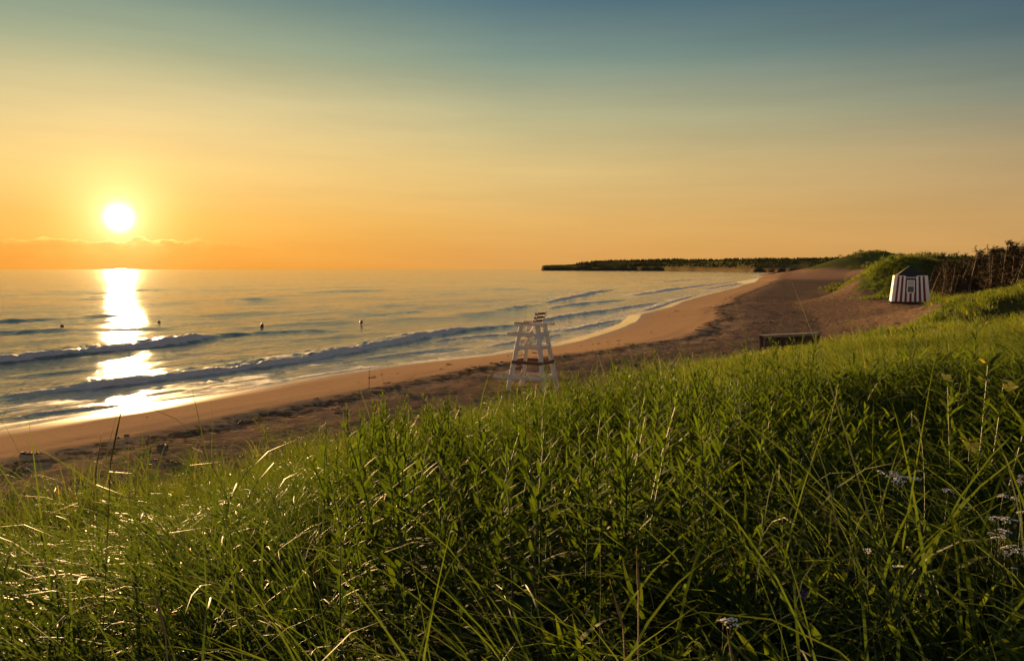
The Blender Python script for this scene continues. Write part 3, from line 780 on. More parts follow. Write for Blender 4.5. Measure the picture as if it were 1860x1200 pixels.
def build_grass():
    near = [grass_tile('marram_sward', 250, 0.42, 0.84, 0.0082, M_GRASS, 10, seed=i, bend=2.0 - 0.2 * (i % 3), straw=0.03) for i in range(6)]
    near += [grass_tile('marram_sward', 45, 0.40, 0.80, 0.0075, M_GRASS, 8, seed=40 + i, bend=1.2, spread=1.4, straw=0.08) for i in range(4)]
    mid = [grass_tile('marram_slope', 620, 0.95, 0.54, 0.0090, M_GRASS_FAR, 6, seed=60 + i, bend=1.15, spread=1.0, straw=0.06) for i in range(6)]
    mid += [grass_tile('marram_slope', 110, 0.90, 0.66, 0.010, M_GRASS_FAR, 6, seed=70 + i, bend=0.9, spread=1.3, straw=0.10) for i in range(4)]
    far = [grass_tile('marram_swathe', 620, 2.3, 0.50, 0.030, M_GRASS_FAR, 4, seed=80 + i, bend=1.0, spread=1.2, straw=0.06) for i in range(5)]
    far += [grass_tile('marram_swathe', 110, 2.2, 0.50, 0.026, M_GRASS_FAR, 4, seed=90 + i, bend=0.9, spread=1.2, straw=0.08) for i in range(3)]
    cn = proto_collection('marram_sward', near); cm = proto_collection('marram_slope', mid); cf = proto_collection('marram_swathe', far)
    def lay(name, step, r0, r1, coll, kd, ks, full, sparse, s0, s1, yaw, a0=-38, a1=38):
        x, y, r, a = jitter_grid(r0, r1, step, a0, a1)
        z, s, d, veg = land(x, y)
        pf = full(x, y, r, d, veg); ps = sparse(x, y, r, d, veg)
        u = RNG.random(len(x)); isf = u < pf; ok = u < pf + ps
        x, y, z, isf = x[ok], y[ok], z[ok], isf[ok]; m = len(x)
        big = 0.35 + 1.30 * fbm(x / 1.5, y / 1.5, 131, 3)
        sc = (s0 + (s1 - s0) * RNG.random(m)) * big
        idx = np.where(isf, RNG.integers(0, kd, m), kd + RNG.integers(0, ks, m))
        print(name, m)
        return scatter(name, np.stack([x, y, z], 1), slope_rot(x, y, RNG.normal(0, yaw, m)), sc, idx, coll)
    edge = lambda d: sstep(0.5, 4.5, d)
    lay('dune_grass', 0.56, 1.35, 9.6, cn, 6, 4, lambda x, y, r, d, veg: veg * edge(d) * (1 - sstep(.08, .3, thicket(x, y))) * (1 - 0.5 * sstep(15, 27, np.degrees(np.arctan2(x, y))) * (1 - sstep(5, 8, r))),
        lambda x, y, r, d, veg: veg * (0.45 + 0.4 * edge(d)) * (1 - 0.8 * thicket(x, y)), 0.82, 1.2, 0.5)
    lay('dune_grass', 1.05, 8.8, 36.0, cm, 6, 4, lambda x, y, r, d, veg: veg * edge(d) * (1 - 0.85 * thicket(x, y)), lambda x, y, r, d, veg: veg * 0.8, 0.8, 1.2, 0.6)
    lay('dune_grass', 2.5, 34.0, 150.0, cf, 5, 3, lambda x, y, r, d, veg: veg * sstep(0.2, 0.6, veg), lambda x, y, r, d, veg: veg * 0.7, 0.75, 1.2, 0.8, a0=-4)
    # tall loose tufts leaning out over the sand along the dune edge and here and there in the sward
    tall = [grass_tile('tall_tuft', 22, 0.16, 1.15, 0.0085, M_GRASS, 10, seed=170 + i, bend=1.5, spread=0.7, straw=0.10) for i in range(6)]
    ct = proto_collection('tall_tuft', tall)
    x, y, r, a = sector_points(2600, 3.0, 34, -38, 30); z, s, d, veg = land(x, y)
    ok = RNG.random(len(x)) < np.exp(-((d - 1.5) / 3.2) ** 2) * 0.55 * np.clip(16 / r, 0.3, 1) * (1 - thicket(x, y)) + 0.07 * veg * (r < 14) * (1 - thicket(x, y))
    x, y, z = x[ok], y[ok], z[ok]; m = len(x); print('tufts', m)
    scatter('dune_grass', np.stack([x, y, z], 1), np.stack([RNG.normal(0, .08, m), RNG.normal(0, .08, m), RNG.normal(0, .7, m)], 1), 0.65 + 0.5 * RNG.random(m), RNG.integers(0, 6, m), ct)
    # scrub on the farther dunes
    sc = [grass_tile('dune_scrub', 140, 3.0, 0.9, 0.11, M_SCRUB, 3, seed=100 + i, bend=0.9, spread=3.0, straw=0.0) for i in range(4)]
    cs = proto_collection('dune_scrub', sc)
    x, y, r, a = sector_points(16000, 145, 900, 6, 37)
    z, s, d, veg = land(x, y)
    ok = (RNG.random(len(x)) < veg * np.clip((260 / r) ** 1.3, 0.05, 1) * 0.9) & (d > 3) & (d < 160)
    x, y, z = x[ok], y[ok], z[ok]; m = len(x)
    scatter('dune_scrub', np.stack([x, y, z], 1), np.stack([np.zeros(m), np.zeros(m), RNG.random(m) * 6.28], 1), 0.5 + 0.5 * RNG.random(m) + np.hypot(x, y) / 800, RNG.integers(0, 4, m), cs)
build_grass()

# ------------------------------------------------------------------ the wood on the headland, a far-off mass
def far_wood():
    ms = []
    m, w = new_mat('distant_spruce')
    bp = w.n('ShaderNodeBsdfDiffuse'); oi = w.n('ShaderNodeObjectInfo')
    w.set(bp.inputs[0], w.mix(oi.outputs['Random'], (0.052, 0.056, 0.022), (0.085, 0.084, 0.034)))
    out_surface(w, bp.outputs[0])
    for k in range(4):
        rr = random.Random(k); b = MB(); z = 0.0; top = 11.0
        for j in range(5):
            n = 7; zz = 1.0 + j * 2.0; rad = (4.4 - j * 0.8) * rr.uniform(0.8, 1.2)
            ring = [(math.cos(6.283 * i / n + j) * rad * rr.uniform(0.65, 1.3), math.sin(6.283 * i / n + j) * rad * rr.uniform(0.65, 1.3), zz + rr.uniform(-.4, .4)) for i in range(n)]
            tip = (rr.uniform(-.3, .3), rr.uniform(-.3, .3), zz + 3.2)
            b.add(ring + [tip], [(i, (i + 1) % n, n) for i in range(n)])
        ms.append(b.mesh('distant_spruce', m))
    c = proto_collection('distant_spruce', ms)
    p = HEAD_TREES; n = len(p)
    scatter('distant_wood', p[:, :3], np.stack([np.zeros(n), np.zeros(n), RNG.random(n) * 6.28], 1), p[:, 3], RNG.integers(0, 4, n), c)
far_wood()
# ------------------------------------------------------------------ painted and weathered timber
def mat_paint(name, c, wear=(0.30, 0.24, 0.18), amt=0.35, rough=0.6):
    m, w = new_mat(name)
    P = w.n('ShaderNodeTexCoord').outputs['Object']
    n1 = w.noise(P, 5.0, 6, 0.7); n2 = w.noise(w.mapping(P, (14, 14, 2)), 2.0, 4, 0.6)
    col = w.mix(w.math('MULTIPLY', w.remap(n1, 0.52, 0.72), amt), c, wear)
    col = w.mix(w.math('MULTIPLY', n2, 0.18), col, tuple(0.55 * v for v in c))
    bp = w.n('ShaderNodeBsdfPrincipled'); w.set(bp.inputs['Base Color'], col); bp.inputs['Roughness'].default_value = rough
    w.set(bp.inputs['Normal'], w.bump(n2, 0.25, 0.01))
    out_surface(w, bp.outputs[0]); return m
M_WHITE = mat_paint('white_paint', (0.58, 0.55, 0.51), amt=0.4)
M_HUTWHITE = mat_paint('hut_white_paint', (0.85, 0.85, 0.84), amt=0.08)
M_MAROON = mat_paint('maroon_paint', (0.165, 0.014, 0.030), (0.12, 0.03, 0.03), 0.3)
M_BROWN = mat_paint('red_brown_stain', (0.115, 0.045, 0.028), (0.07, 0.04, 0.03), 0.4)
M_GREY = mat_paint('weathered_timber', (0.23, 0.18, 0.13), (0.11, 0.085, 0.06), 0.6, 0.85)
M_DARKWOOD = mat_paint('dark_timber', (0.055, 0.042, 0.032), (0.03, 0.025, 0.02), 0.5, 0.9)
M_SHINGLE = mat_paint('dark_roof_shingle', (0.030, 0.028, 0.027), (0.05, 0.045, 0.04), 0.5, 0.9)

# ------------------------------------------------------------------ lifeguard chair
def lifeguard_chair():
    base = ground_hit(968, 706, 14); bx, by = base[0], base[1]
    gz = ground_z(bx, by)
    root = empty('lifeguard_chair', (bx, by, gz), math.atan2(0.47, -0.88))      # local +x looks out to sea
    tag(root, 'tall white wooden lifeguard chair with dark slatted back standing on the beach', 'lifeguard chair')
    top = 2.56; B = (0.80, 0.60); T = (0.35, 0.32)                              # half sizes at the foot and at the arms
    def leg_pt(sx, sy, z):
        k = z / top
        return Vector((sx * (B[0] * (1 - k) + T[0] * k), sy * (B[1] * (1 - k) + T[1] * k), z))
    def part(name, mat, fn, bevel=0.006):
        b = MB(); fn(b); return b.build(name, mat, root, bevel=bevel)
    for sx in (-1, 1):
        for sy in (-1, 1):
            part('leg', M_WHITE, lambda b: b.beam(leg_pt(sx, sy, -0.35), leg_pt(sx, sy, top), 0.16, 0.115, up=(0, 1, 0)))
    def ring(z, mat, h, names, ext=0.06, front=0.0, th=0.04):
        """boards nailed round the four legs at one height"""
        for sy in (-1, 1):
            a = leg_pt(-1, sy, z); c = leg_pt(1, sy, z); o = Vector((0, sy * 0.065, 0))
            part(names, mat, lambda b: b.beam(a + o + Vector((-ext, 0, 0)), c + o + Vector((ext + front, 0, 0)), th, h))
        for sx in (-1, 1):
            a = leg_pt(sx, -1, z); c = leg_pt(sx, 1, z); o = Vector((sx * 0.075, 0, 0.004))
            part(names, mat, lambda b: b.beam(a + o + Vector((0, -0.03, 0)), c + o + Vector((0, 0.03, 0)), th, h))
    ring(0.50, M_WHITE, 0.14, 'rail', front=0.66, th=0.05)
    ring(1.10, M_BROWN, 0.13, 'brown_rail', ext=0.08)
    ring(1.70, M_WHITE, 0.13, 'rail')
    ring(2.20, M_WHITE, 0.14, 'rail', front=0.48)
    # lower step in front, planked
    for i in range(5):
        x = leg_pt(1, 1, 0.5).x + 0.16 + i * 0.125
        part('step_plank', M_BROWN, lambda b: b.box((x, 0, 0.577), (0.115, 1.02, 0.03)))
    # rungs up the front
    for z in (0.80, 0.98, 1.32, 1.56, 1.92):
        a = leg_pt(1, -1, z); c = leg_pt(1, 1, z)
        part('rung', M_BROWN if z < 1.2 else M_WHITE, lambda b: b.beam(a + Vector((0.05, -0.06, 0)), c + Vector((0.05, 0.06, 0)), 0.035, 0.08))
    # seat boards and the foot board running out in front of it
    for i in range(9):
        x = -0.40 + i * 0.128
        wd = 0.62 if x < 0.42 else 0.80
        part('seat_plank', M_BROWN if i > 5 else M_WHITE, lambda b: b.box((x, 0, 2.275), (0.115, wd * 1.02, 0.028)))
    # arm boards, long, lying across the leg tops
    for sy in (-1, 1):
        part('armrest', M_WHITE, lambda b: b.box((-0.06, sy * 0.40, top + 0.055), (1.36, 0.14, 0.10)))
        part('armrest_cap', M_BROWN, lambda b: b.box((0.30, sy * 0.40, top + 0.118), (0.62, 0.15, 0.024)))
    # raked back posts and dark slats
    def back_pt(sy, z):
        k = (z - 2.15) / 0.95
        return Vector((-0.10 - 0.30 * k, sy * 0.36, z))
    for sy in (-1, 1):
        part('back_post', M_WHITE, lambda b: b.beam(back_pt(sy, 2.0), back_pt(sy, 3.10), 0.075, 0.05, up=(1, 0, 0)))
    for z in (2.74, 2.88, 3.03):
        o = Vector((0.05, 0, 0))
        part('back_slat', M_BROWN, lambda b: b.beam(back_pt(-1, z) + o + Vector((0, -0.12, 0)), back_pt(1, z) + o + Vector((0, 0.12, 0)), 0.028, 0.085))
    # diagonal braces under the arms
    for sy in (-1, 1):
        part('brace', M_WHITE, lambda b: b.beam((0.28, sy * 0.30, 1.72), (-0.16, sy * 0.30, 2.5), 0.04, 0.09, up=(0, 1, 0)))
lifeguard_chair()

# ------------------------------------------------------------------ striped beach hut
def beach_hut():
    p = ground_hit(1651, 551, 60); bx, by = p[0], p[1]; gz = ground_z(bx, by)
    rz = math.atan2(-bx, by) + R(4)            # front wall (local -y) turns toward the viewpoint
    root = empty('beach_hut', (bx, by, gz + 0.02), rz)
    tag(root, 'small red and white striped beach hut with dark roof at foot of dunes', 'hut')
    D = math.hypot(bx, by); k = D / FPX
    b0 = 27.0 * k; t0 = 23.0 * k; zb = 0.22; zt = zb + 40.5 * k        # half widths and wall heights
    def wp(face, u, z, off=0.0):
        """point on a battered wall; u -1..1 along it"""
        h = b0 + (t0 - b0) * (z - zb) / (zt - zb)
        x, y = u * h, -(h + off)
        a = face * math.pi / 2
        return Vector((x * math.cos(a) - y * math.sin(a), x * math.sin(a) + y * math.cos(a), z))
    # core wall behind the boards
    m = MB()
    vs = [wp(f, -1, z, -0.06) for z in (zb, zt - 0.02) for f in range(4)]
    m.add(vs, [(0, 1, 5, 4), (1, 2, 6, 5), (2, 3, 7, 6), (3, 0, 4, 7), (3, 2, 1, 0), (4, 5, 6, 7)])
    m.build('wall', M_DARKWOOD, root)
    def board(face, u0, u1, z0, z1, mat, name, t=0.035, off=0.0):
        q = [wp(face, u0, z0, off - 0.05), wp(face, u1, z0, off - 0.05), wp(face, u1, z1, off - 0.05), wp(face, u0, z1, off - 0.05),
             wp(face, u0, z0, off + t), wp(face, u1, z0, off + t), wp(face, u1, z1, off + t), wp(face, u0, z1, off + t)]
        b = MB(); b.add(q, [(3, 2, 1, 0), (4, 5, 6, 7), (0, 1, 5, 4), (1, 2, 6, 5), (2, 3, 7, 6), (3, 0, 4, 7)])
        return b.build(name, mat, root)
    n = 15; g = 0.002
    for f in range(4):
        for i in range(n):
            u0 = -0.965 + 1.93 * i / n + g; u1 = -0.965 + 1.93 * (i + 1) / n - g
            mat = M_HUTWHITE if i % 2 == 0 else M_MAROON
            if f == 0 and 5 <= i <= 9:
                board(f, u0, u1, zb, zb + 0.34 * (zt - zb), M_MAROON if i % 2 else M_HUTWHITE, 'stripe_board')
                board(f, u0, u1, zb + 0.93 * (zt - zb), zt - 0.10, M_HUTWHITE, 'stripe_board')
            else:
                board(f, u0, u1, zb, zt, mat, 'stripe_board')
        for sgn in (-1, 1):
            board(f, sgn * 0.985 - 0.035, sgn * 0.985 + 0.035, zb - 0.02, zt + 0.02, M_HUTWHITE, 'corner_trim', t=0.06)
        board(f, -1.0, 1.0, zt - 0.005, zt + 0.055, M_HUTWHITE, 'top_trim', t=0.05) if f else None
    for sgn in (-1, 1):
        u0, u1 = sorted((sgn * 0.40, sgn * 1.0))
        board(0, u0, u1, zt - 0.005, zt + 0.055, M_HUTWHITE, 'top_trim', t=0.05)
    # recessed bay with a sash window
    z0 = zb + 0.34 * (zt - zb); z1 = zb + 0.93 * (zt - zb)
    for sgn in (-1, 1):
        u0, u1 = sorted((sgn * 0.315, sgn * 0.20)); board(0, u0, u1, z0, z1, M_DARKWOOD, 'bay_panel', t=0.005, off=-0.02)
    wz0 = z0 + 0.0; wz1 = z0 + 0.86 * (z1 - z0)
    fr = MB(); W = 0.235
    def fb(u0, u1, za, zb_, t):
        q = [wp(0, u0, za, -0.03), wp(0, u1, za, -0.03), wp(0, u1, zb_, -0.03), wp(0, u0, zb_, -0.03), wp(0, u0, za, t), wp(0, u1, za, t), wp(0, u1, zb_, t), wp(0, u0, zb_, t)]
        fr.add(q, [(3, 2, 1, 0), (4, 5, 6, 7), (0, 1, 5, 4), (1, 2, 6, 5), (2, 3, 7, 6), (3, 0, 4, 7)])
    fb(-W, -W + 0.06, wz0, wz1, 0.07); fb(W - 0.06, W, wz0, wz1, 0.07)
    fb(-W + 0.06, W - 0.06, wz1 - 0.10, wz1, 0.068); fb(-W + 0.06, W - 0.06, wz0, wz0 + 0.08, 0.068)
    window = fr.build('window', M_HUTWHITE, root)
    gm, w = new_mat('window_glass'); bp = w.n('ShaderNodeBsdfPrincipled'); bp.inputs['Base Color'].default_value = (0.03, 0.04, 0.035, 1); bp.inputs['Roughness'].default_value = 0.08; out_surface(w, bp.outputs[0])
    zm = wz0 + 0.52 * (wz1 - wz0)
    bl = mat_paint('window_blind', (0.52, 0.56, 0.56), amt=0.05)
    for za, zb2, mt, nm in ((wz0 + 0.08, zm, gm, 'pane'), (zm, wz1 - 0.10, bl, 'blind')):
        b = MB(); b.add([wp(0, -W + 0.06, za, 0.012), wp(0, W - 0.06, za, 0.012), wp(0, W - 0.06, zb2, 0.012), wp(0, -W + 0.06, zb2, 0.012)], [(0, 1, 2, 3)])
        o = b.build(nm, mt, window)
    b = MB(); fr = b; fb(-W + 0.06, W - 0.06, zm - 0.03, zm + 0.03, 0.04); b.build('sash_bar', M_HUTWHITE, window)
    # hipped dark roof sitting inside the parapet, in shingle courses
    roof = MB(); h0 = t0 * 0.96; apex = zt + 17.5 * k; courses = 6
    for i in range(courses):
        a0 = i / courses; a1 = (i + 1) / courses
        r0 = h0 * (1 - a0) + 0.02; r1 = h0 * (1 - a1) + 0.001
        za = zt - 0.04 + (apex - zt + 0.04) * a0 + 0.02; zb3 = zt - 0.04 + (apex - zt + 0.04) * a1
        vs = [(-r0, -r0, za), (r0, -r0, za), (r0, r0, za), (-r0, r0, za), (-r1, -r1, zb3), (r1, -r1, zb3), (r1, r1, zb3), (-r1, r1, zb3)]
        roof.add(vs, [(0, 1, 5, 4), (1, 2, 6, 5), (2, 3, 7, 6), (3, 0, 4, 7)])
    roof.build('roof', M_SHINGLE, root)
    for y in (-0.8, 0.0, 0.8):
        b = MB(); b.beam((-b0 - 0.12, y * b0, 0.10), (b0 + 0.12, y * b0, 0.10), 0.16, 0.22); b.build('skid', M_DARKWOOD, root, bevel=0.01)
    b = MB(); b.box((0, 0, 0.215 + 0.0), (2 * b0 + 0.06, 2 * b0 + 0.06, 0.05)); b.build('floor_frame', M_GREY, root)
beach_hut()

# ------------------------------------------------------------------ low timber platform in the grass
def timber_platform():
    a = at(1389, 609, 2.35); c = at(1490, 604.5, 2.35)
    a = Vector(a); c = Vector(c); L = (c - a).length; mid = (a + c) / 2
    gz = ground_z(mid.x, mid.y)
    rz = math.atan2((c - a).y, (c - a).x)
    root = empty('timber_bench', (mid.x, mid.y, gz), rz)
    tag(root, 'long low weathered timber bench half hidden in grass at edge of beach', 'bench')
    h = 2.35 - gz
    for i in range(4):
        b = MB(); b.box((0, 0.06 + i * 0.125, h - 0.02), (L, 0.115, 0.04)); b.build('top_plank', M_GREY, root, bevel=0.006)
    b = MB(); b.box((0, -0.02, h - 0.075), (L - 0.02, 0.04, 0.14)); b.build('front_board', M_GREY, root, bevel=0.006)
    b = MB(); b.box((0, 0.50, h - 0.075), (L - 0.02, 0.04, 0.14)); b.build('back_board', M_GREY, root, bevel=0.006)
    for x in (-L / 2 + 0.08, -L / 6, L / 6, L / 2 - 0.08):
        for y in (0.06, 0.42):
            b = MB(); b.box((x, y, (h - 0.05) / 2 - 0.15), (0.10, 0.10, h + 0.2)); b.build('post', M_DARKWOOD, root, bevel=0.006)
    for i in range(4):
        b = MB(); z = h - 0.22 - i * 0.13
        b.box((0, 0.44, z), (L - 0.1, 0.03, 0.118)); b.build('back_plank', M_DARKWOOD, root)
timber_platform()

# ------------------------------------------------------------------ buoys
def buoys():
    m, w = new_mat('buoy_plastic'); bp = w.n('ShaderNodeBsdfPrincipled'); bp.inputs['Base Color'].default_value = (0.16, 0.055, 0.022, 1); bp.inputs['Roughness'].default_value = 0.5; out_surface(w, bp.outputs[0])
    rope = mat_paint('buoy_fitting', (0.05, 0.04, 0.03))
    b = MB(); prof = [(0.0, -0.22), (0.12, -0.20), (0.20, -0.08), (0.21, 0.04), (0.17, 0.16), (0.08, 0.24), (0.05, 0.30), (0.0, 0.31)]
    b.tube([(0, 0, z) for r_, z in prof], [max(r_, 0.004) for r_, z in prof], 14)
    body = b.mesh('buoy_body', m, True)
    b2 = MB(); b2.tube([(0.05 * math.cos(t), 0, 0.34 + 0.05 * math.sin(t)) for t in np.linspace(0, 6.283, 13)], [0.012] * 13, 6); ringm = b2.mesh('buoy_ring', rope, True)
    names = ['round float bobbing on the sea, leftmost of the four, left of the sun glitter', 'round float bobbing on the sea just right of the sun glitter',
             'round float bobbing on the sea, third of the four from the left', 'round float bobbing on the sea, rightmost of the four, left of lifeguard chair']
    for (px, py), nm in zip([(113, 598), (289, 591), (476, 596), (656, 590)], names):
        p = at(px, py, 0.0)
        e = empty('mooring_buoy', (p[0], p[1], 0.27)); tag(e, nm, 'buoy', 'floats marking the swimming area')
        e.scale = (0.85,) * 3
        link(bpy.data.objects.new('float_body', body), e); link(bpy.data.objects.new('ring', ringm), e)
buoys()

# ------------------------------------------------------------------ wind-killed spruces on the right
def dead_spruces():
    bark, w = new_mat('dead_bark')
    P = w.n('ShaderNodeTexCoord').outputs['Object']; n = w.noise(w.mapping(P, (6, 6, 1.5)), 3.0, 5, 0.65)
    oi = w.n('ShaderNodeObjectInfo')
    c = w.mix(n, (0.06, 0.045, 0.035), (0.15, 0.115, 0.085)); c = w.mix(w.math('MULTIPLY', oi.outputs['Random'], 0.95), c, (0.07, 0.05, 0.04))
    bp = w.n('ShaderNodeBsdfPrincipled'); w.set(bp.inputs['Base Color'], c); bp.inputs['Roughness'].default_value = 0.9; out_surface(w, bp.outputs[0])
    tw, w = new_mat('dead_twigs')
    oi = w.n('ShaderNodeObjectInfo')
    bp = w.n('ShaderNodeBsdfPrincipled'); w.set(bp.inputs['Base Color'], w.mix(oi.outputs['Random'], (0.048, 0.032, 0.022), (0.085, 0.058, 0.034))); bp.inputs['Roughness'].default_value = 0.95; bp.inputs['Specular IOR Level'].default_value = 0.1; out_surface(w, bp.outputs[0])
    ndl, w = new_mat('sparse_needles')
    oi = w.n('ShaderNodeObjectInfo')
    bp = w.n('ShaderNodeBsdfPrincipled'); w.set(bp.inputs['Base Color'], w.mix(oi.outputs['Random'], (0.030, 0.032, 0.014), (0.055, 0.045, 0.022))); bp.inputs['Roughness'].default_value = 0.95; bp.inputs['Specular IOR Level'].default_value = 0.1; out_surface(w, bp.outputs[0])
    var = []
    for k in range(9):
        rr = random.Random(200 + k); H = 4.0; lean = rr.uniform(0.05, 0.30)
        ph = rr.uniform(0, 6)
        def trunk_pt(t): return Vector((lean * H * t ** 1.5 + 0.05 * math.sin(4 * t + ph), 0.06 * math.sin(5 * t + ph * 2), H * t))
        tb = MB(); ts = [i / 10 for i in range(11)]
        tb.tube([trunk_pt(t) - Vector((0, 0, 0.3 if t == 0 else 0)) for t in ts], [0.066 * (1 - 0.86 * t) + 0.006 for t in ts], 6)
        br = MB(); nd = MB()
        nb = rr.randint(44, 62); bushy = rr.uniform(0.8, 1.5) if k % 3 else 0.25
        for i in range(nb):
            t = 0.12 + 0.87 * (i + rr.random()) / nb
            p0 = trunk_pt(t); a = rr.gauss(0.0, 1.25) if t > 0.35 else rr.uniform(-3.1, 3.1)     # swept inland (+x)
            L = (1.35 * (1 - t) ** 0.6 + 0.35) * rr.uniform(0.5, 1.1); el = rr.uniform(-0.25, 0.55)
            d = Vector((math.cos(a) * math.cos(el), math.sin(a) * math.cos(el), math.sin(el)))
            pts = [p0]
            for j in range(3):
                d = (d + Vector((0.16, 0, 0.08)) + Vector((rr.gauss(0, .15), rr.gauss(0, .15), rr.gauss(0, .15)))).normalized()
                pts.append(pts[-1] + d * L / 3)
            br.tube(pts, [0.020, 0.015, 0.010, 0.004], 3, cap=False)
            for j in range(7):
                u = rr.uniform(0.25, 1.0); q = min(int(u * 3), 2); pp = pts[q].lerp(pts[q + 1], u * 3 - q)
                dd = (d + Vector((rr.gauss(0, .8), rr.gauss(0, .8), rr.gauss(0.1, .6)))).normalized(); l = rr.uniform(0.14, 0.42)
                br.tube([pp, pp + dd * l * .6, pp + dd * l + Vector((0.05, 0, 0.03))], [0.008, 0.006, 0.002], 3, cap=False)
                cnt = 4 if rr.random() < bushy else 0
                if t > 0.55: cnt += 1
                for h in range(cnt):
                    c0 = pp + dd * l * rr.random(); s = rr.uniform(0.04, 0.13)
                    e1 = Vector((rr.gauss(0.9, 1), rr.gauss(0, .8), rr.gauss(0.35, .7))).normalized() * s; e2 = Vector((rr.gauss(0, 1), rr.gauss(0, 1), rr.gauss(0, 1))).normalized() * s * .2
                    nd.add([c0 - e1, c0 + e2, c0 + e1 * 1.3, c0 - e2], [(0, 1, 2, 3)])
        var.append((tb.mesh('spruce_trunk', bark, True), br.mesh('spruce_branches', tw), nd.mesh('spruce_needles', ndl)))
    ORD = [x_ for x_ in ('first second third fourth fifth sixth seventh eighth ninth tenth eleventh twelfth thirteenth fourteenth fifteenth sixteenth seventeenth eighteenth nineteenth twentieth twenty-first twenty-second twenty-third twenty-fourth twenty-fifth twenty-sixth twenty-seventh twenty-eighth twenty-ninth thirtieth').split()]
    rr = random.Random(9)
    tops = lambda q: np.interp(q, [1655, 1690, 1730, 1760, 1800, 1830, 1860, 1960], [497, 482, 470, 462, 455, 446, 438, 430])
    dist = lambda q: np.interp(q, [1655, 1700, 1760, 1860, 1960], [96, 86, 73, 63, 58])
    spots = []
    for q in np.arange(1694, 1895, 13.5): spots.append((q + rr.uniform(-5, 5), rr.uniform(-1.5, 3.0), rr.uniform(-12, 14), 'front'))
    for row, (off, n) in enumerate(((2.5, 30), (6, 26), (11, 24), (18, 20), (26, 16))):
        for i in range(n): spots.append((rr.uniform(1668, 1915), off + rr.uniform(-2, 2), rr.uniform(-3, 16), 'back'))
    labels = {'front': 'bare pale trunked tree along the front of the dark stand', 'back': 'dark twiggy windswept tree deep inside the stand behind the pale trunks'}
    for i, (q, off, dy, kind) in enumerate(spots):
        D = dist(q) + off; x = (q - 930) / FPX * D; y = D
        gz = ground_z(x, y)
        ztop = EYE + (489 - (tops(q) + dy)) / FPX * D
        hgt = float(np.clip(ztop - gz, 1.3, 7.0))
        sc = hgt / 4.0
        e = empty('windswept_tree', (x, y, gz), rr.uniform(-0.5, 0.5)); e.scale = (sc ** 0.6, sc ** 0.6, sc); e.rotation_euler[0] = rr.gauss(0, .07); e.rotation_euler[1] = rr.gauss(0.04, .13)
        lab = labels[kind]; grp = 'trees at front of the windswept stand' if kind == 'front' else 'trees inside the windswept stand'
        tag(e, lab, 'tree', grp); e['label'] = lab if kind == 'back' else ORD[min(i, 29)] + ' bare pale trunked tree from the left along front of the dark windswept stand'
        v = var[rr.randrange(9)]
        link(bpy.data.objects.new('trunk', v[0]), e); link(bpy.data.objects.new('branches', v[1]), e); link(bpy.data.objects.new('needles', v[2]), e)
dead_spruces()
# ------------------------------------------------------------------ leafy forbs, flowers and seed stalks in the foreground
def leaf_mesh(name, L, W, mat, droop=0.25, fold=0.22):
    t = np.linspace(0, 1, 5); prof = np.array([0.18, 0.85, 1.0, 0.62, 0.0]) * W / 2
    V = []; al = []
    for i in range(5):
        x = L * t[i]; z = -droop * L * t[i] ** 2
        V += [(x, -prof[i], z + fold * prof[i]), (x, 0, z), (x, prof[i], z + fold * prof[i])]; al += [t[i] * 0.5] * 3
    F = []
    for i in range(4):
        a = i * 3; F += [(a, a + 3, a + 4, a + 1), (a + 1, a + 4, a + 5, a + 2)]
    me = np_mesh(name, V, F, smooth=True)
    set_attr(me, 'tint', np.full(len(V), 0.5, np.float32)); set_attr(me, 'along', np.array(al, np.float32)); me.materials.append(mat)
    return me
LEAVES = [leaf_mesh('lance_leaf', 0.150, 0.027, M_LEAF), leaf_mesh('lance_leaf', 0.125, 0.023, M_LEAF, 0.1), leaf_mesh('lance_leaf', 0.080, 0.016, M_LEAF, -0.1)]
M_STEM = mat_paint('green_stem', (0.045, 0.065, 0.018), (0.06, 0.05, 0.02), 0.4)
def plant_layout(seed, H, n):
    """stem curve and leaf placements (position, yaw, pitch, size, kind)"""
    rr = random.Random(seed); lx, ly = rr.gauss(-0.04, 0.08), rr.gauss(0, 0.06)
    sp = lambda t: Vector((lx * H * t * t, ly * H * t * t, H * t))
    lv = []; yaw = rr.uniform(0, 6)
    for i in range(n):
        t = 0.16 + 0.84 * ((i + 0.5) / n) ** 0.85; yaw += 2.4 + rr.gauss(0, 0.25)
        pitch = 0.15 + 0.75 * t + rr.gauss(0, 0.12)
        size = (1.15 - 0.62 * t ** 2.5) * rr.uniform(0.8, 1.15)
        lv.append((sp(t), yaw, pitch, size, 0 if t < 0.5 else (1 if t < 0.85 else 2)))
    return sp, lv
def stem_mesh(sp, H, name='forb_stem', r0=0.005):
    b = MB(); ts = [0, .25, .5, .75, 1.0]; b.tube([sp(t) - Vector((0, 0, .05 if t == 0 else 0)) for t in ts], [r0 * (1 - 0.65 * t) for t in ts], 5, cap=False)
    return b.mesh(name, M_STEM, True)
def merged_foliage(lv, name):
    V = []; F = []; TI = []; AL = []
    rr = random.Random(len(lv))
    for p, yaw, pitch, size, kind in lv:
        me = LEAVES[kind]; M = Matrix.Translation(p) @ Matrix.Rotation(yaw, 4, 'Z') @ Matrix.Rotation(-pitch, 4, 'Y') @ Matrix.Scale(size, 4)
        b = len(V); V += [tuple(M @ v.co) for v in me.vertices]; F += [tuple(i + b for i in q.vertices) for q in me.polygons]
        TI += [rr.random() * 0.85] * len(me.vertices); AL += [d.value for d in me.attributes['along'].data]
    m = np_mesh(name, V, F, smooth=True); set_attr(m, 'tint', np.array(TI, np.float32)); set_attr(m, 'along', np.array(AL, np.float32)); m.materials.append(M_LEAF)
    return m
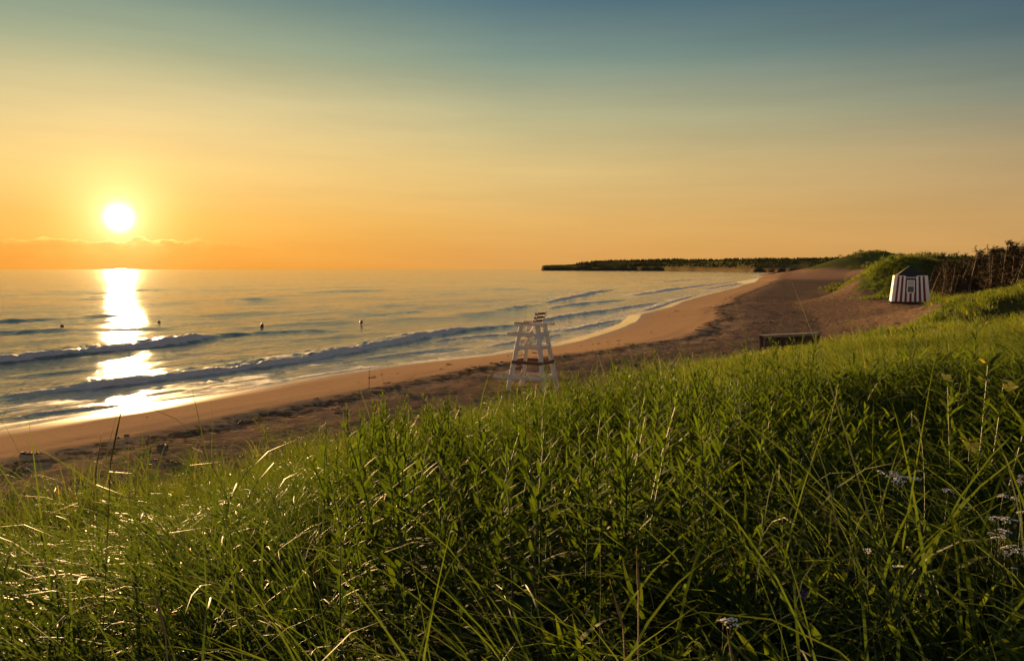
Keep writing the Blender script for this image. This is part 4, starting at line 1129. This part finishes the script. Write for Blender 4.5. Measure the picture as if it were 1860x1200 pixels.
def forbs():
    rr = random.Random(31)
    layouts = [plant_layout(300 + k, 0.90, 36) for k in range(8)]
    stems = [stem_mesh(sp, 0.8) for sp, lv in layouts]
    fol = [merged_foliage(lv, 'goldenrod_foliage') for sp, lv in layouts]
    # candidates inside the thicket
    x, y, r, a = sector_points(8000, 2.3, 15.0, -20, 29)
    p = thicket(x, y); ok = RNG.random(8000) < p * 0.8
    x, y, r = x[ok], y[ok], r[ok]
    o = np.argsort(r); x, y, r = x[o], y[o], r[o]
    z = land(x, y)[0]
    n = len(x); print('forbs', n)
    pick = list(range(0, n))
    order = sorted(pick, key=lambda i: r[i] + rr.uniform(0, 3.0))
    hand = set(order[:44]); single = set(order[44:150])
    rest = [i for i in range(n) if i not in hand and i not in single]
    for i in order[:150]:
        k = rr.randrange(8); sc = rr.uniform(0.55, 1.12)
        e = empty('leafy_plant', (x[i], y[i], z[i] - 0.02), rr.uniform(0, 6.28)); e.scale = (sc,) * 3
        if i in hand: tag(e, 'leafy green stalk with pointed leaves in the nearest foreground thicket', 'plant', 'leafy stalks nearest to the viewer')
        else: tag(e, 'leafy green stalk with pointed leaves farther back in the dune thicket', 'plant', 'leafy stalks farther back in the thicket')
        link(bpy.data.objects.new('stem', stems[k]), e)
        if i in hand:
            for p0, yaw, pitch, size, kind in layouts[k][1]:
                l = link(bpy.data.objects.new('leaf', LEAVES[kind]), e); l.location = p0; l.rotation_euler = (0, -pitch, yaw); l.scale = (size,) * 3
        else: link(bpy.data.objects.new('foliage', fol[k]), e)
    # everything else in the thicket reads as one mass of leaves
    whole = []
    for k in range(8):
        bm = bmesh.new(); bm.from_mesh(fol[k]); bm.from_mesh(stems[k]); me = bpy.data.meshes.new('leafy_stalk'); bm.to_mesh(me); bm.free()
        me.materials.append(M_LEAF); whole.append(me)
    c = proto_collection('leafy_stalk', whole)
    xs = np.array([x[i] for i in rest]); ys = np.array([y[i] for i in rest]); zs = np.array([z[i] for i in rest])
    # scattered ones in the open grass as well
    x2, y2, r2, a2 = sector_points(1500, 3.0, 26.0, -10, 35); z2, s2, d2, v2 = land(x2, y2)
    ok = (RNG.random(1500) < v2 * 0.22 * sstep(0.42, 0.6, fbm(x2 / 3, y2 / 3, 151, 2))) & (d2 > 2)
    xs = np.concatenate([xs, x2[ok]]); ys = np.concatenate([ys, y2[ok]]); zs = np.concatenate([zs, z2[ok]]); m = len(xs)
    scatter('leafy_undergrowth', np.stack([xs, ys, zs - 0.03], 1), np.stack([RNG.normal(0, .08, m), RNG.normal(0, .08, m), RNG.random(m) * 6.28], 1), 0.62 + 0.5 * RNG.random(m), RNG.integers(0, 8, m), c)
    # shaded mixed herbs at the lower right: short leafy sprays and dead bracken
    herb = []
    for k in range(5):
        g = np.random.default_rng(500 + k); q = 46
        a_ = g.random(q) * 6.28; rad = 0.16 * np.sqrt(g.random(q))
        herb.append(ribbons(np.stack([rad * np.cos(a_), rad * np.sin(a_), 0.05 + 0.30 * g.random(q), g.random(q) * 6.28, 0.05 + 0.08 * g.random(q), 0.5 + 0.5 * g.random(q), 0.6 * g.random(q), 0.009 + 0.009 * g.random(q), 0.85 * g.random(q), 1 + g.random(q)], 1), 3, M_LEAF, 'herb_spray'))
    c2 = proto_collection('herb_spray', herb)
    x3, y3, r3, a3 = sector_points(2600, 1.7, 9.0, 6, 37); z3 = land(x3, y3)[0]
    ok = RNG.random(2600) < (0.35 + 0.65 * sstep(12, 24, np.degrees(a3))) * (1 - sstep(5.5, 9, r3)); x3, y3, z3 = x3[ok], y3[ok], z3[ok]; m = len(x3)
    scatter('shaded_herbs', np.stack([x3, y3, z3], 1), np.stack([np.zeros(m), np.zeros(m), RNG.random(m) * 6.28], 1), 0.8 + 0.8 * RNG.random(m), RNG.integers(0, 5, m), c2)
    dead = []
    for k in range(4):
        g = np.random.default_rng(600 + k); q = 60
        a_ = g.random(q) * 6.28; rad = 0.20 * np.sqrt(g.random(q))
        dead.append(ribbons(np.stack([rad * np.cos(a_), rad * np.sin(a_), 0.05 + 0.35 * g.random(q), g.random(q) * 6.28, 0.05 + 0.10 * g.random(q), 0.7 + 0.8 * g.random(q), 1.2 * g.random(q), 0.005 + 0.006 * g.random(q), 0.85 * g.random(q), 1 + g.random(q)], 1), 4, M_DEAD, 'dead_bracken'))
    c3 = proto_collection('dead_bracken', dead)
    P = []
    for i in range(40):
        q = atd(rr.gauss(1555, 65), rr.gauss(1090, 40), rr.uniform(2.6, 3.6)); P.append((q[0], q[1], ground_z(q[0], q[1])))
    m = len(P)
    scatter('dead_bracken', P, np.stack([np.zeros(m), np.zeros(m), RNG.random(m) * 6.28], 1), 0.9 + 0.6 * RNG.random(m), RNG.integers(0, 4, m), c3)
forbs()

def place_by_top(px, py, D, h=0.72):
    """stand a plant of height h so that its top shows at the pixel"""
    dd = np.linspace(1.5, 14, 500); q = ray(px, py); x = q[0] / q[1] * dd; zz = EYE + q[2] / q[1] * dd
    g = land(x, dd)[0]; i = int(np.argmin(np.abs(zz - g - h))) if not ((zz - g) < h).any() else int(np.argmax((zz - g) < h))
    return np.array([x[i], dd[i], zz[i]]), float(g[i])
def yarrow():
    m_p, w = new_mat('white_floret'); bp = w.n('ShaderNodeBsdfPrincipled'); bp.inputs['Base Color'].default_value = (0.82, 0.80, 0.76, 1); bp.inputs['Roughness'].default_value = 0.7
    tr = w.n('ShaderNodeBsdfTranslucent'); tr.inputs[0].default_value = (0.8, 0.78, 0.72, 1); mx = w.n('ShaderNodeMixShader'); mx.inputs[0].default_value = 0.3; w.set(mx.inputs[1], bp.outputs[0]); w.set(mx.inputs[2], tr.outputs[0]); out_surface(w, mx.outputs[0])
    heads = []
    for k in range(4):
        rr = random.Random(700 + k); b = MB()
        for i in range(46):
            a = rr.uniform(0, 6.28); r = 0.036 * math.sqrt(rr.random()) * (0.75 + 0.5 * math.sin(a * 2 + k) ** 2); c = Vector((r * math.cos(a), r * math.sin(a), 0.004 - 5 * r * r + rr.uniform(-.003, .003)))
            s = rr.uniform(.0035, .0055); n = 5; tilt = Vector((rr.gauss(0, .3), rr.gauss(0, .3), 1)).normalized(); t1 = tilt.orthogonal().normalized(); t2 = tilt.cross(t1)
            ring = [c + (t1 * math.cos(6.283 * j / n) + t2 * math.sin(6.283 * j / n)) * s for j in range(n)]
            b.add(ring + [c + tilt * s * .5], [(j, (j + 1) % n, n) for j in range(n)])
        heads.append(b.mesh('yarrow_umbel', m_p))
    spots = [(1640, 866, 5.4, 1.25, 'pale'), (1655, 868, 5.3, 1.1, 'pale'), (1624, 862, 5.5, 1.2, 'pale'), (1632, 874, 5.3, 1.0, 'pale'), (1602, 858, 5.6, 1.0, 'pale'), (1664, 869, 5.4, .8, 'pale'),
             (1722, 890, 5.0, .9, 'mid'), (1746, 918, 4.8, .55, 'mid'), (1760, 921, 4.8, .5, 'mid'),
             (1822, 899, 4.6, .75, 'right'), (1843, 905, 4.5, .6, 'right'), (1858, 865, 4.9, .7, 'right'), (1852, 874, 4.9, .55, 'right'), (1856, 930, 4.3, .8, 'right'), (1800, 942, 4.3, .6, 'right'), (1814, 940, 4.3, .8, 'right'), (1826, 944, 4.2, .6, 'right'), (1846, 945, 4.2, .7, 'right'), (1816, 962, 4.1, .7, 'right'), (1826, 966, 4.1, .65, 'right'), (1800, 968, 4.1, .5, 'right'), (1811, 976, 4.0, .75, 'right'), (1820, 974, 4.0, .5, 'right'), (1833, 992, 3.8, .85, 'right'), (1847, 1000, 3.8, .7, 'right'), (1830, 1005, 3.8, .45, 'right'),
             (1577, 1000, 4.0, .5, 'solo1'), (1630, 1028, 3.6, .75, 'solo2'), (1840, 1031, 3.5, .4, 'right'), (1314, 1126, 2.7, .55, 'pair'), (1327, 1129, 2.7, .75, 'pair')]
    lab = {'pale': ('cream flat topped yarrow head in the pale cluster above the shaded herbs', 'pale yarrow cluster'), 'mid': ('small white yarrow head between the pale cluster and the right edge', 'yarrow between the clusters'),
           'right': ('small white yarrow head in the loose drift at the right edge', 'yarrow drift at the right edge'), 'solo1': ('tiny lone white yarrow head under the pale yarrow cluster', None),
           'solo2': ('single bright white yarrow head standing alone in the dark herbs', None), 'pair': ('one of two white yarrow heads low in the dark grass near the bottom', 'yarrow pair near the bottom')}
    rr = random.Random(3)
    for px, py, D, sc, kd in spots:
        q, gz = place_by_top(px, py, D, 0.72); h = max(q[2] - gz, 0.2); sc = sc * q[1] / D * 1.15
        e = empty('yarrow_plant', (q[0], q[1], gz)); tag(e, lab[kd][0], 'flower', lab[kd][1])
        bx, by = rr.gauss(0, .03), rr.gauss(0, .03)
        sp = lambda t: Vector((bx * (1 - t), by * (1 - t), h * t))
        link(bpy.data.objects.new('stem', stem_mesh(sp, h, 'yarrow_stem', .003)), e)
        o = link(bpy.data.objects.new('flower_head', heads[rr.randrange(4)]), e); o.location = (0, 0, h); o.scale = (sc,) * 3; o.rotation_euler = (rr.gauss(-.15, .2), rr.gauss(0, .2), rr.uniform(0, 6))
        for i in range(5):
            t = rr.uniform(.25, .85); l = link(bpy.data.objects.new('leaf', LEAVES[2]), e); l.location = sp(t); l.rotation_euler = (0, -rr.uniform(.3, 1), rr.uniform(0, 6.28)); l.scale = (.9,) * 3
yarrow()

def vetch_and_primrose():
    mv = mat_paint('purple_petal', (0.16, 0.06, 0.30), amt=0.0); my = mat_paint('yellow_petal', (0.72, 0.58, 0.05), amt=0.0)
    def petals(mat, name, n, L, seed):
        rr = random.Random(seed); b = MB()
        for i in range(n):
            z = L * i / n; a = i * 2.4; o = Vector((math.cos(a) * .008, math.sin(a) * .008, z)); dr = Vector((math.cos(a), math.sin(a), -.3)) * .012; sd = Vector((-math.sin(a), math.cos(a), 0)) * .004; up = Vector((0, 0, .006))
            b.add([o - sd, o + dr - sd, o + dr + sd, o + sd, o + dr * .6 + up], [(0, 1, 4), (1, 2, 4), (2, 3, 4), (3, 0, 4)])
        return b.mesh(name, mat)
    sp1 = petals(mv, 'vetch_spike', 16, .05, 1)
    rr = random.Random(8)
    for (px, py, D), lb in zip([(1437, 890, 4.4), (1443, 985, 3.6), (1428, 1061, 3.0), (1646, 1062, 3.2)],
                               ['small purple flower spike just below the lit leafy stalks', 'small purple flower spike in the shaded herbs, midway down the right side', 'small purple flower spike low in the dark grass left of the dead bracken', 'small purple flower spike in dark herbs right of the dead bracken']):
        q, gz = place_by_top(px, py, D, 0.6); h = max(q[2] - gz, .15)
        e = empty('purple_wildflower', (q[0], q[1], gz)); tag(e, lb, 'flower', 'purple wildflowers')
        sp = lambda t: Vector((.05 * math.sin(2 * t), 0, h * t)); link(bpy.data.objects.new('stem', stem_mesh(sp, h, 'vetch_stem', .002)), e)
        o = link(bpy.data.objects.new('flower_spike', sp1), e); o.location = sp(.93); o.scale = (.55,) * 3; o.rotation_euler = (.3, .2, rr.uniform(0, 6))
    # tall evening primrose with yellow blooms standing over the grass on the right
    q, gz = place_by_top(1766, 662, 10.5, 1.15); H = q[2] - gz
    e = empty('yellow_flowered_plant', (q[0], q[1], gz)); tag(e, 'tall bushy plant with small yellow blooms standing above grass at right', 'plant')
    b = MB()
    for i in range(12):
        a = 6.283 * i / 4 + (i // 4) * .4; t = (i % 4); 
    fl = MB()
    for j in range(4):
        a = 1.5708 * j; c = Vector((math.cos(a), math.sin(a), .35)) * .016; s1 = Vector((-math.sin(a), math.cos(a), 0)) * .013
        fl.add([Vector((0, 0, 0)), c - s1, c * 1.7, c + s1], [(0, 1, 2, 3)])
    flm = fl.mesh('primrose_bloom', my)
    for k in range(6):
        bx, by = rr.gauss(0, .16), rr.gauss(0, .12); hh = H * rr.uniform(.72, 1.0)
        sp = lambda t: Vector((bx * t ** .6, by * t ** .6, hh * t))
        link(bpy.data.objects.new('stem', stem_mesh(sp, hh, 'primrose_stem', .006)), e)
        lay = []
        for i in range(40):
            t = rr.uniform(.3, 1.0); l = link(bpy.data.objects.new('leaf', LEAVES[rr.choice((0, 1, 1))]), e); l.location = sp(t); l.rotation_euler = (0, -rr.uniform(.2, 1.0), rr.uniform(0, 6.28)); l.scale = (rr.uniform(.7, 1.2),) * 3
        for i in range(2):
            o = link(bpy.data.objects.new('bloom', flm), e); o.location = sp(rr.uniform(.88, 1.02)) + Vector((rr.gauss(0, .03), rr.gauss(0, .03), .01)); o.scale = (1.3,) * 3; o.rotation_euler = (rr.gauss(0, .5), rr.gauss(0, .5), rr.uniform(0, 6))
vetch_and_primrose()

def seed_stalks():
    ms = mat_paint('straw_stem', (0.30, 0.22, 0.10), (0.20, 0.14, 0.06), 0.4); mh = leaf_mat('straw_seed_head', (0.20, 0.165, 0.10), (0.20, 0.165, 0.10), (0.20, 0.165, 0.10), trans=0.3, spec=0.05); mg = leaf_mat('green_seed_head', (0.15, 0.16, 0.05), (0.15, 0.16, 0.05), (0.2, 0.2, 0.07), trans=0.5)
    #      tip px      head-bottom px   D    material label
    rows = [((222, 737), (201, 838), 3.3, mg, 'tallest green grass spike rising against the wet sand below the sun'), ((184, 790), (172, 872), 3.4, mg, 'shorter green grass spike left of the tallest one'),
            ((671, 668), (670, 728), 4.6, ms, 'lone thin grass spike against the sand left of the lifeguard chair'), ((957, 755), (969, 905), 3.0, mh, 'upright straw coloured grass spike in centre foreground'),
            ((766, 782), (830, 905), 3.0, mh, 'leaning straw coloured grass spike left of the upright one'), ((279, 1068), (300, 1150), 2.3, mh, 'short dry tan grass spike at lower left'),
            ((1112, 1068), (1132, 1140), 2.5, mh, 'dry tan grass spike at lower centre right'), ((1322, 1150), (1336, 1230), 2.3, mh, 'dry tan grass spike at the bottom edge right of centre'), ((1157, 1012), (1160, 1070), 2.8, mh, 'short tan grass spike above the lower centre right one')]
    rr = random.Random(12)
    for (tx, ty), (hx, hy), D, mt, lb in rows:
        D = place_by_top(tx, ty, D, 1.0)[0][1]
        q = atd(tx, ty, D); p = atd(hx, hy, D); d = p - q; ext = (p[2] - ground_z(p[0], p[1])) / max(-d[2], .02)
        f = p + d * min(ext, 6) * np.array([.35, .35, 1]); f[2] = ground_z(f[0], f[1])
        e = empty('seed_stalk', tuple(f)); tag(e, lb, 'grass stalk', 'tall grass flower spikes')
        F = Vector(f); Q = Vector(q) - F; Pv = Vector(p) - F
        b = MB(); c1 = Pv.lerp(Vector((0, 0, 0)), .5) + Vector((.0, 0, .02)); b.tube([(0, 0, -.03), c1, Pv, Q], [.0018, .0016, .0014, .0008], 5); b.build('stem', ms if mt is mh else M_STEM, e, True)
        hd = MB(); n = 60; ax = (Q - Pv)
        for i in range(n):
            t = i / n; c = Pv + ax * t; r = .0025 * min(1.0, D / 2.6) * (math.sin(math.pi * min(1, (t * .92 + .08))) ** .6 + .15); a = i * 2.4
            o1 = Vector((math.cos(a), math.sin(a), 0)) * r; u = ax.normalized() * .018
            hd.add([c, c + o1 + u * .5, c + o1 * .8 + u * 1.3, c + u], [(0, 1, 2, 3)])
            o2 = Vector((-math.sin(a), math.cos(a), 0)) * r; hd.add([c, c + o2 + u * .5, c + o2 * .8 + u * 1.3, c + u], [(0, 1, 2, 3)])
        hd.tube([Pv, Pv + ax * .5, Q], [.0025, .0028, .001], 6)
        hd.build('seed_head', mt, e)
seed_stalks()

# ------------------------------------------------------------------ wrack and stones on the beach
def wrack():
    m, w = new_mat('dried_seaweed'); oi = w.n('ShaderNodeObjectInfo'); bp = w.n('ShaderNodeBsdfPrincipled')
    w.set(bp.inputs['Base Color'], w.mix(oi.outputs['Random'], (0.028, 0.018, 0.012), (0.075, 0.046, 0.030))); bp.inputs['Roughness'].default_value = 0.8; out_surface(w, bp.outputs[0])
    ms = []
    for k in range(5):
        rr = random.Random(900 + k); b = MB()
        for i in range(16):
            a = rr.uniform(0, 6.28); r = .5 * math.sqrt(rr.random()); c = Vector((r * math.cos(a) * 1.6, r * math.sin(a) * .5, .02)); d = Vector((rr.gauss(0, 1), rr.gauss(0, .5), 0)).normalized(); s = rr.uniform(.15, .4)
            b.tube([c - d * s, c + Vector((0, 0, rr.uniform(.04, .14))), c + d * s * .8], [.01, rr.uniform(.03, .075), .008], 5, cap=False)
        ms.append(b.mesh('seaweed_clump', m, True))
    c = proto_collection('seaweed_clump', ms)
    x, y, r, a = sector_points(90000, 13, 150, -38, 34); s, arc = poly_dist(x, y, SHORE)
    b1 = np.exp(-((s - 10 - 2.5 * (fbm(x / 10, y / 10, 71, 3) - .5)) / 1.2) ** 2); b2 = np.exp(-((s - 14.5 - 4 * (fbm(x / 12, y / 12, 72, 3) - .5)) / 2.0) ** 2) * .6
    b3 = np.exp(-((s - 5 - 3 * (fbm(x / 9, y / 9, 73, 3) - .5)) / .6) ** 2) * .10; b4 = sstep(13, 18, s) * .22
    z, s, d, veg = land(x, y)
    cl = sstep(.46, .62, fbm(x / 2.2, y / 2.2, 161, 3))
    ok = (RNG.random(len(x)) < (b1 * .5 + b2 * .4 + b3 + b4 * .5) * cl * .85) & (d < 0) & (s > 1)
    x, y, z, s = x[ok], y[ok], z[ok], s[ok]; m_ = len(x); print('wrack', m_)
    rot = np.stack([RNG.normal(0, .05, m_), RNG.normal(0, .05, m_), 0.9 + RNG.normal(0, .6, m_)], 1)
    scatter('seaweed_wrack', np.stack([x, y, z], 1), rot, .11 + .30 * RNG.random(m_) ** 3, RNG.integers(0, 5, m_), c)
    st = mat_paint('beach_stone', (0.13, 0.085, 0.058), (0.07, 0.048, 0.036), .5, .8)
    for (px, py, sz), lb in zip([(42, 824, .09), (56, 824, .07), (230, 791, .08), (216, 795, .06), (295, 812, .14)],
                                ['larger of two dark stones side by side on bare sand at far left', 'smaller of two dark stones side by side on bare sand at far left', 'dark stone on bare sand beside the tallest grass spike', 'small flat dark stone touching the tallest grass spike in view', 'big dark sandy lump at the edge of the trampled beach on the left']):
        q = ground_hit(px, py, 12)
        bm = bmesh.new(); bmesh.ops.create_icosphere(bm, subdivisions=2, radius=1); rr = random.Random(px)
        for v in bm.verts:
            n_ = .75 + .5 * rr.random(); v.co = Vector((v.co.x * sz * n_, v.co.y * sz * .8 * n_, v.co.z * sz * .45 * n_))
        me = bpy.data.meshes.new('stone'); bm.to_mesh(me); bm.free(); me.materials.append(st)
        for p_ in me.polygons: p_.use_smooth = True
        o = link(bpy.data.objects.new('beach_stone', me)); o.location = (q[0], q[1], q[2] + sz * .15); tag(o, lb, 'stone')
wrack()
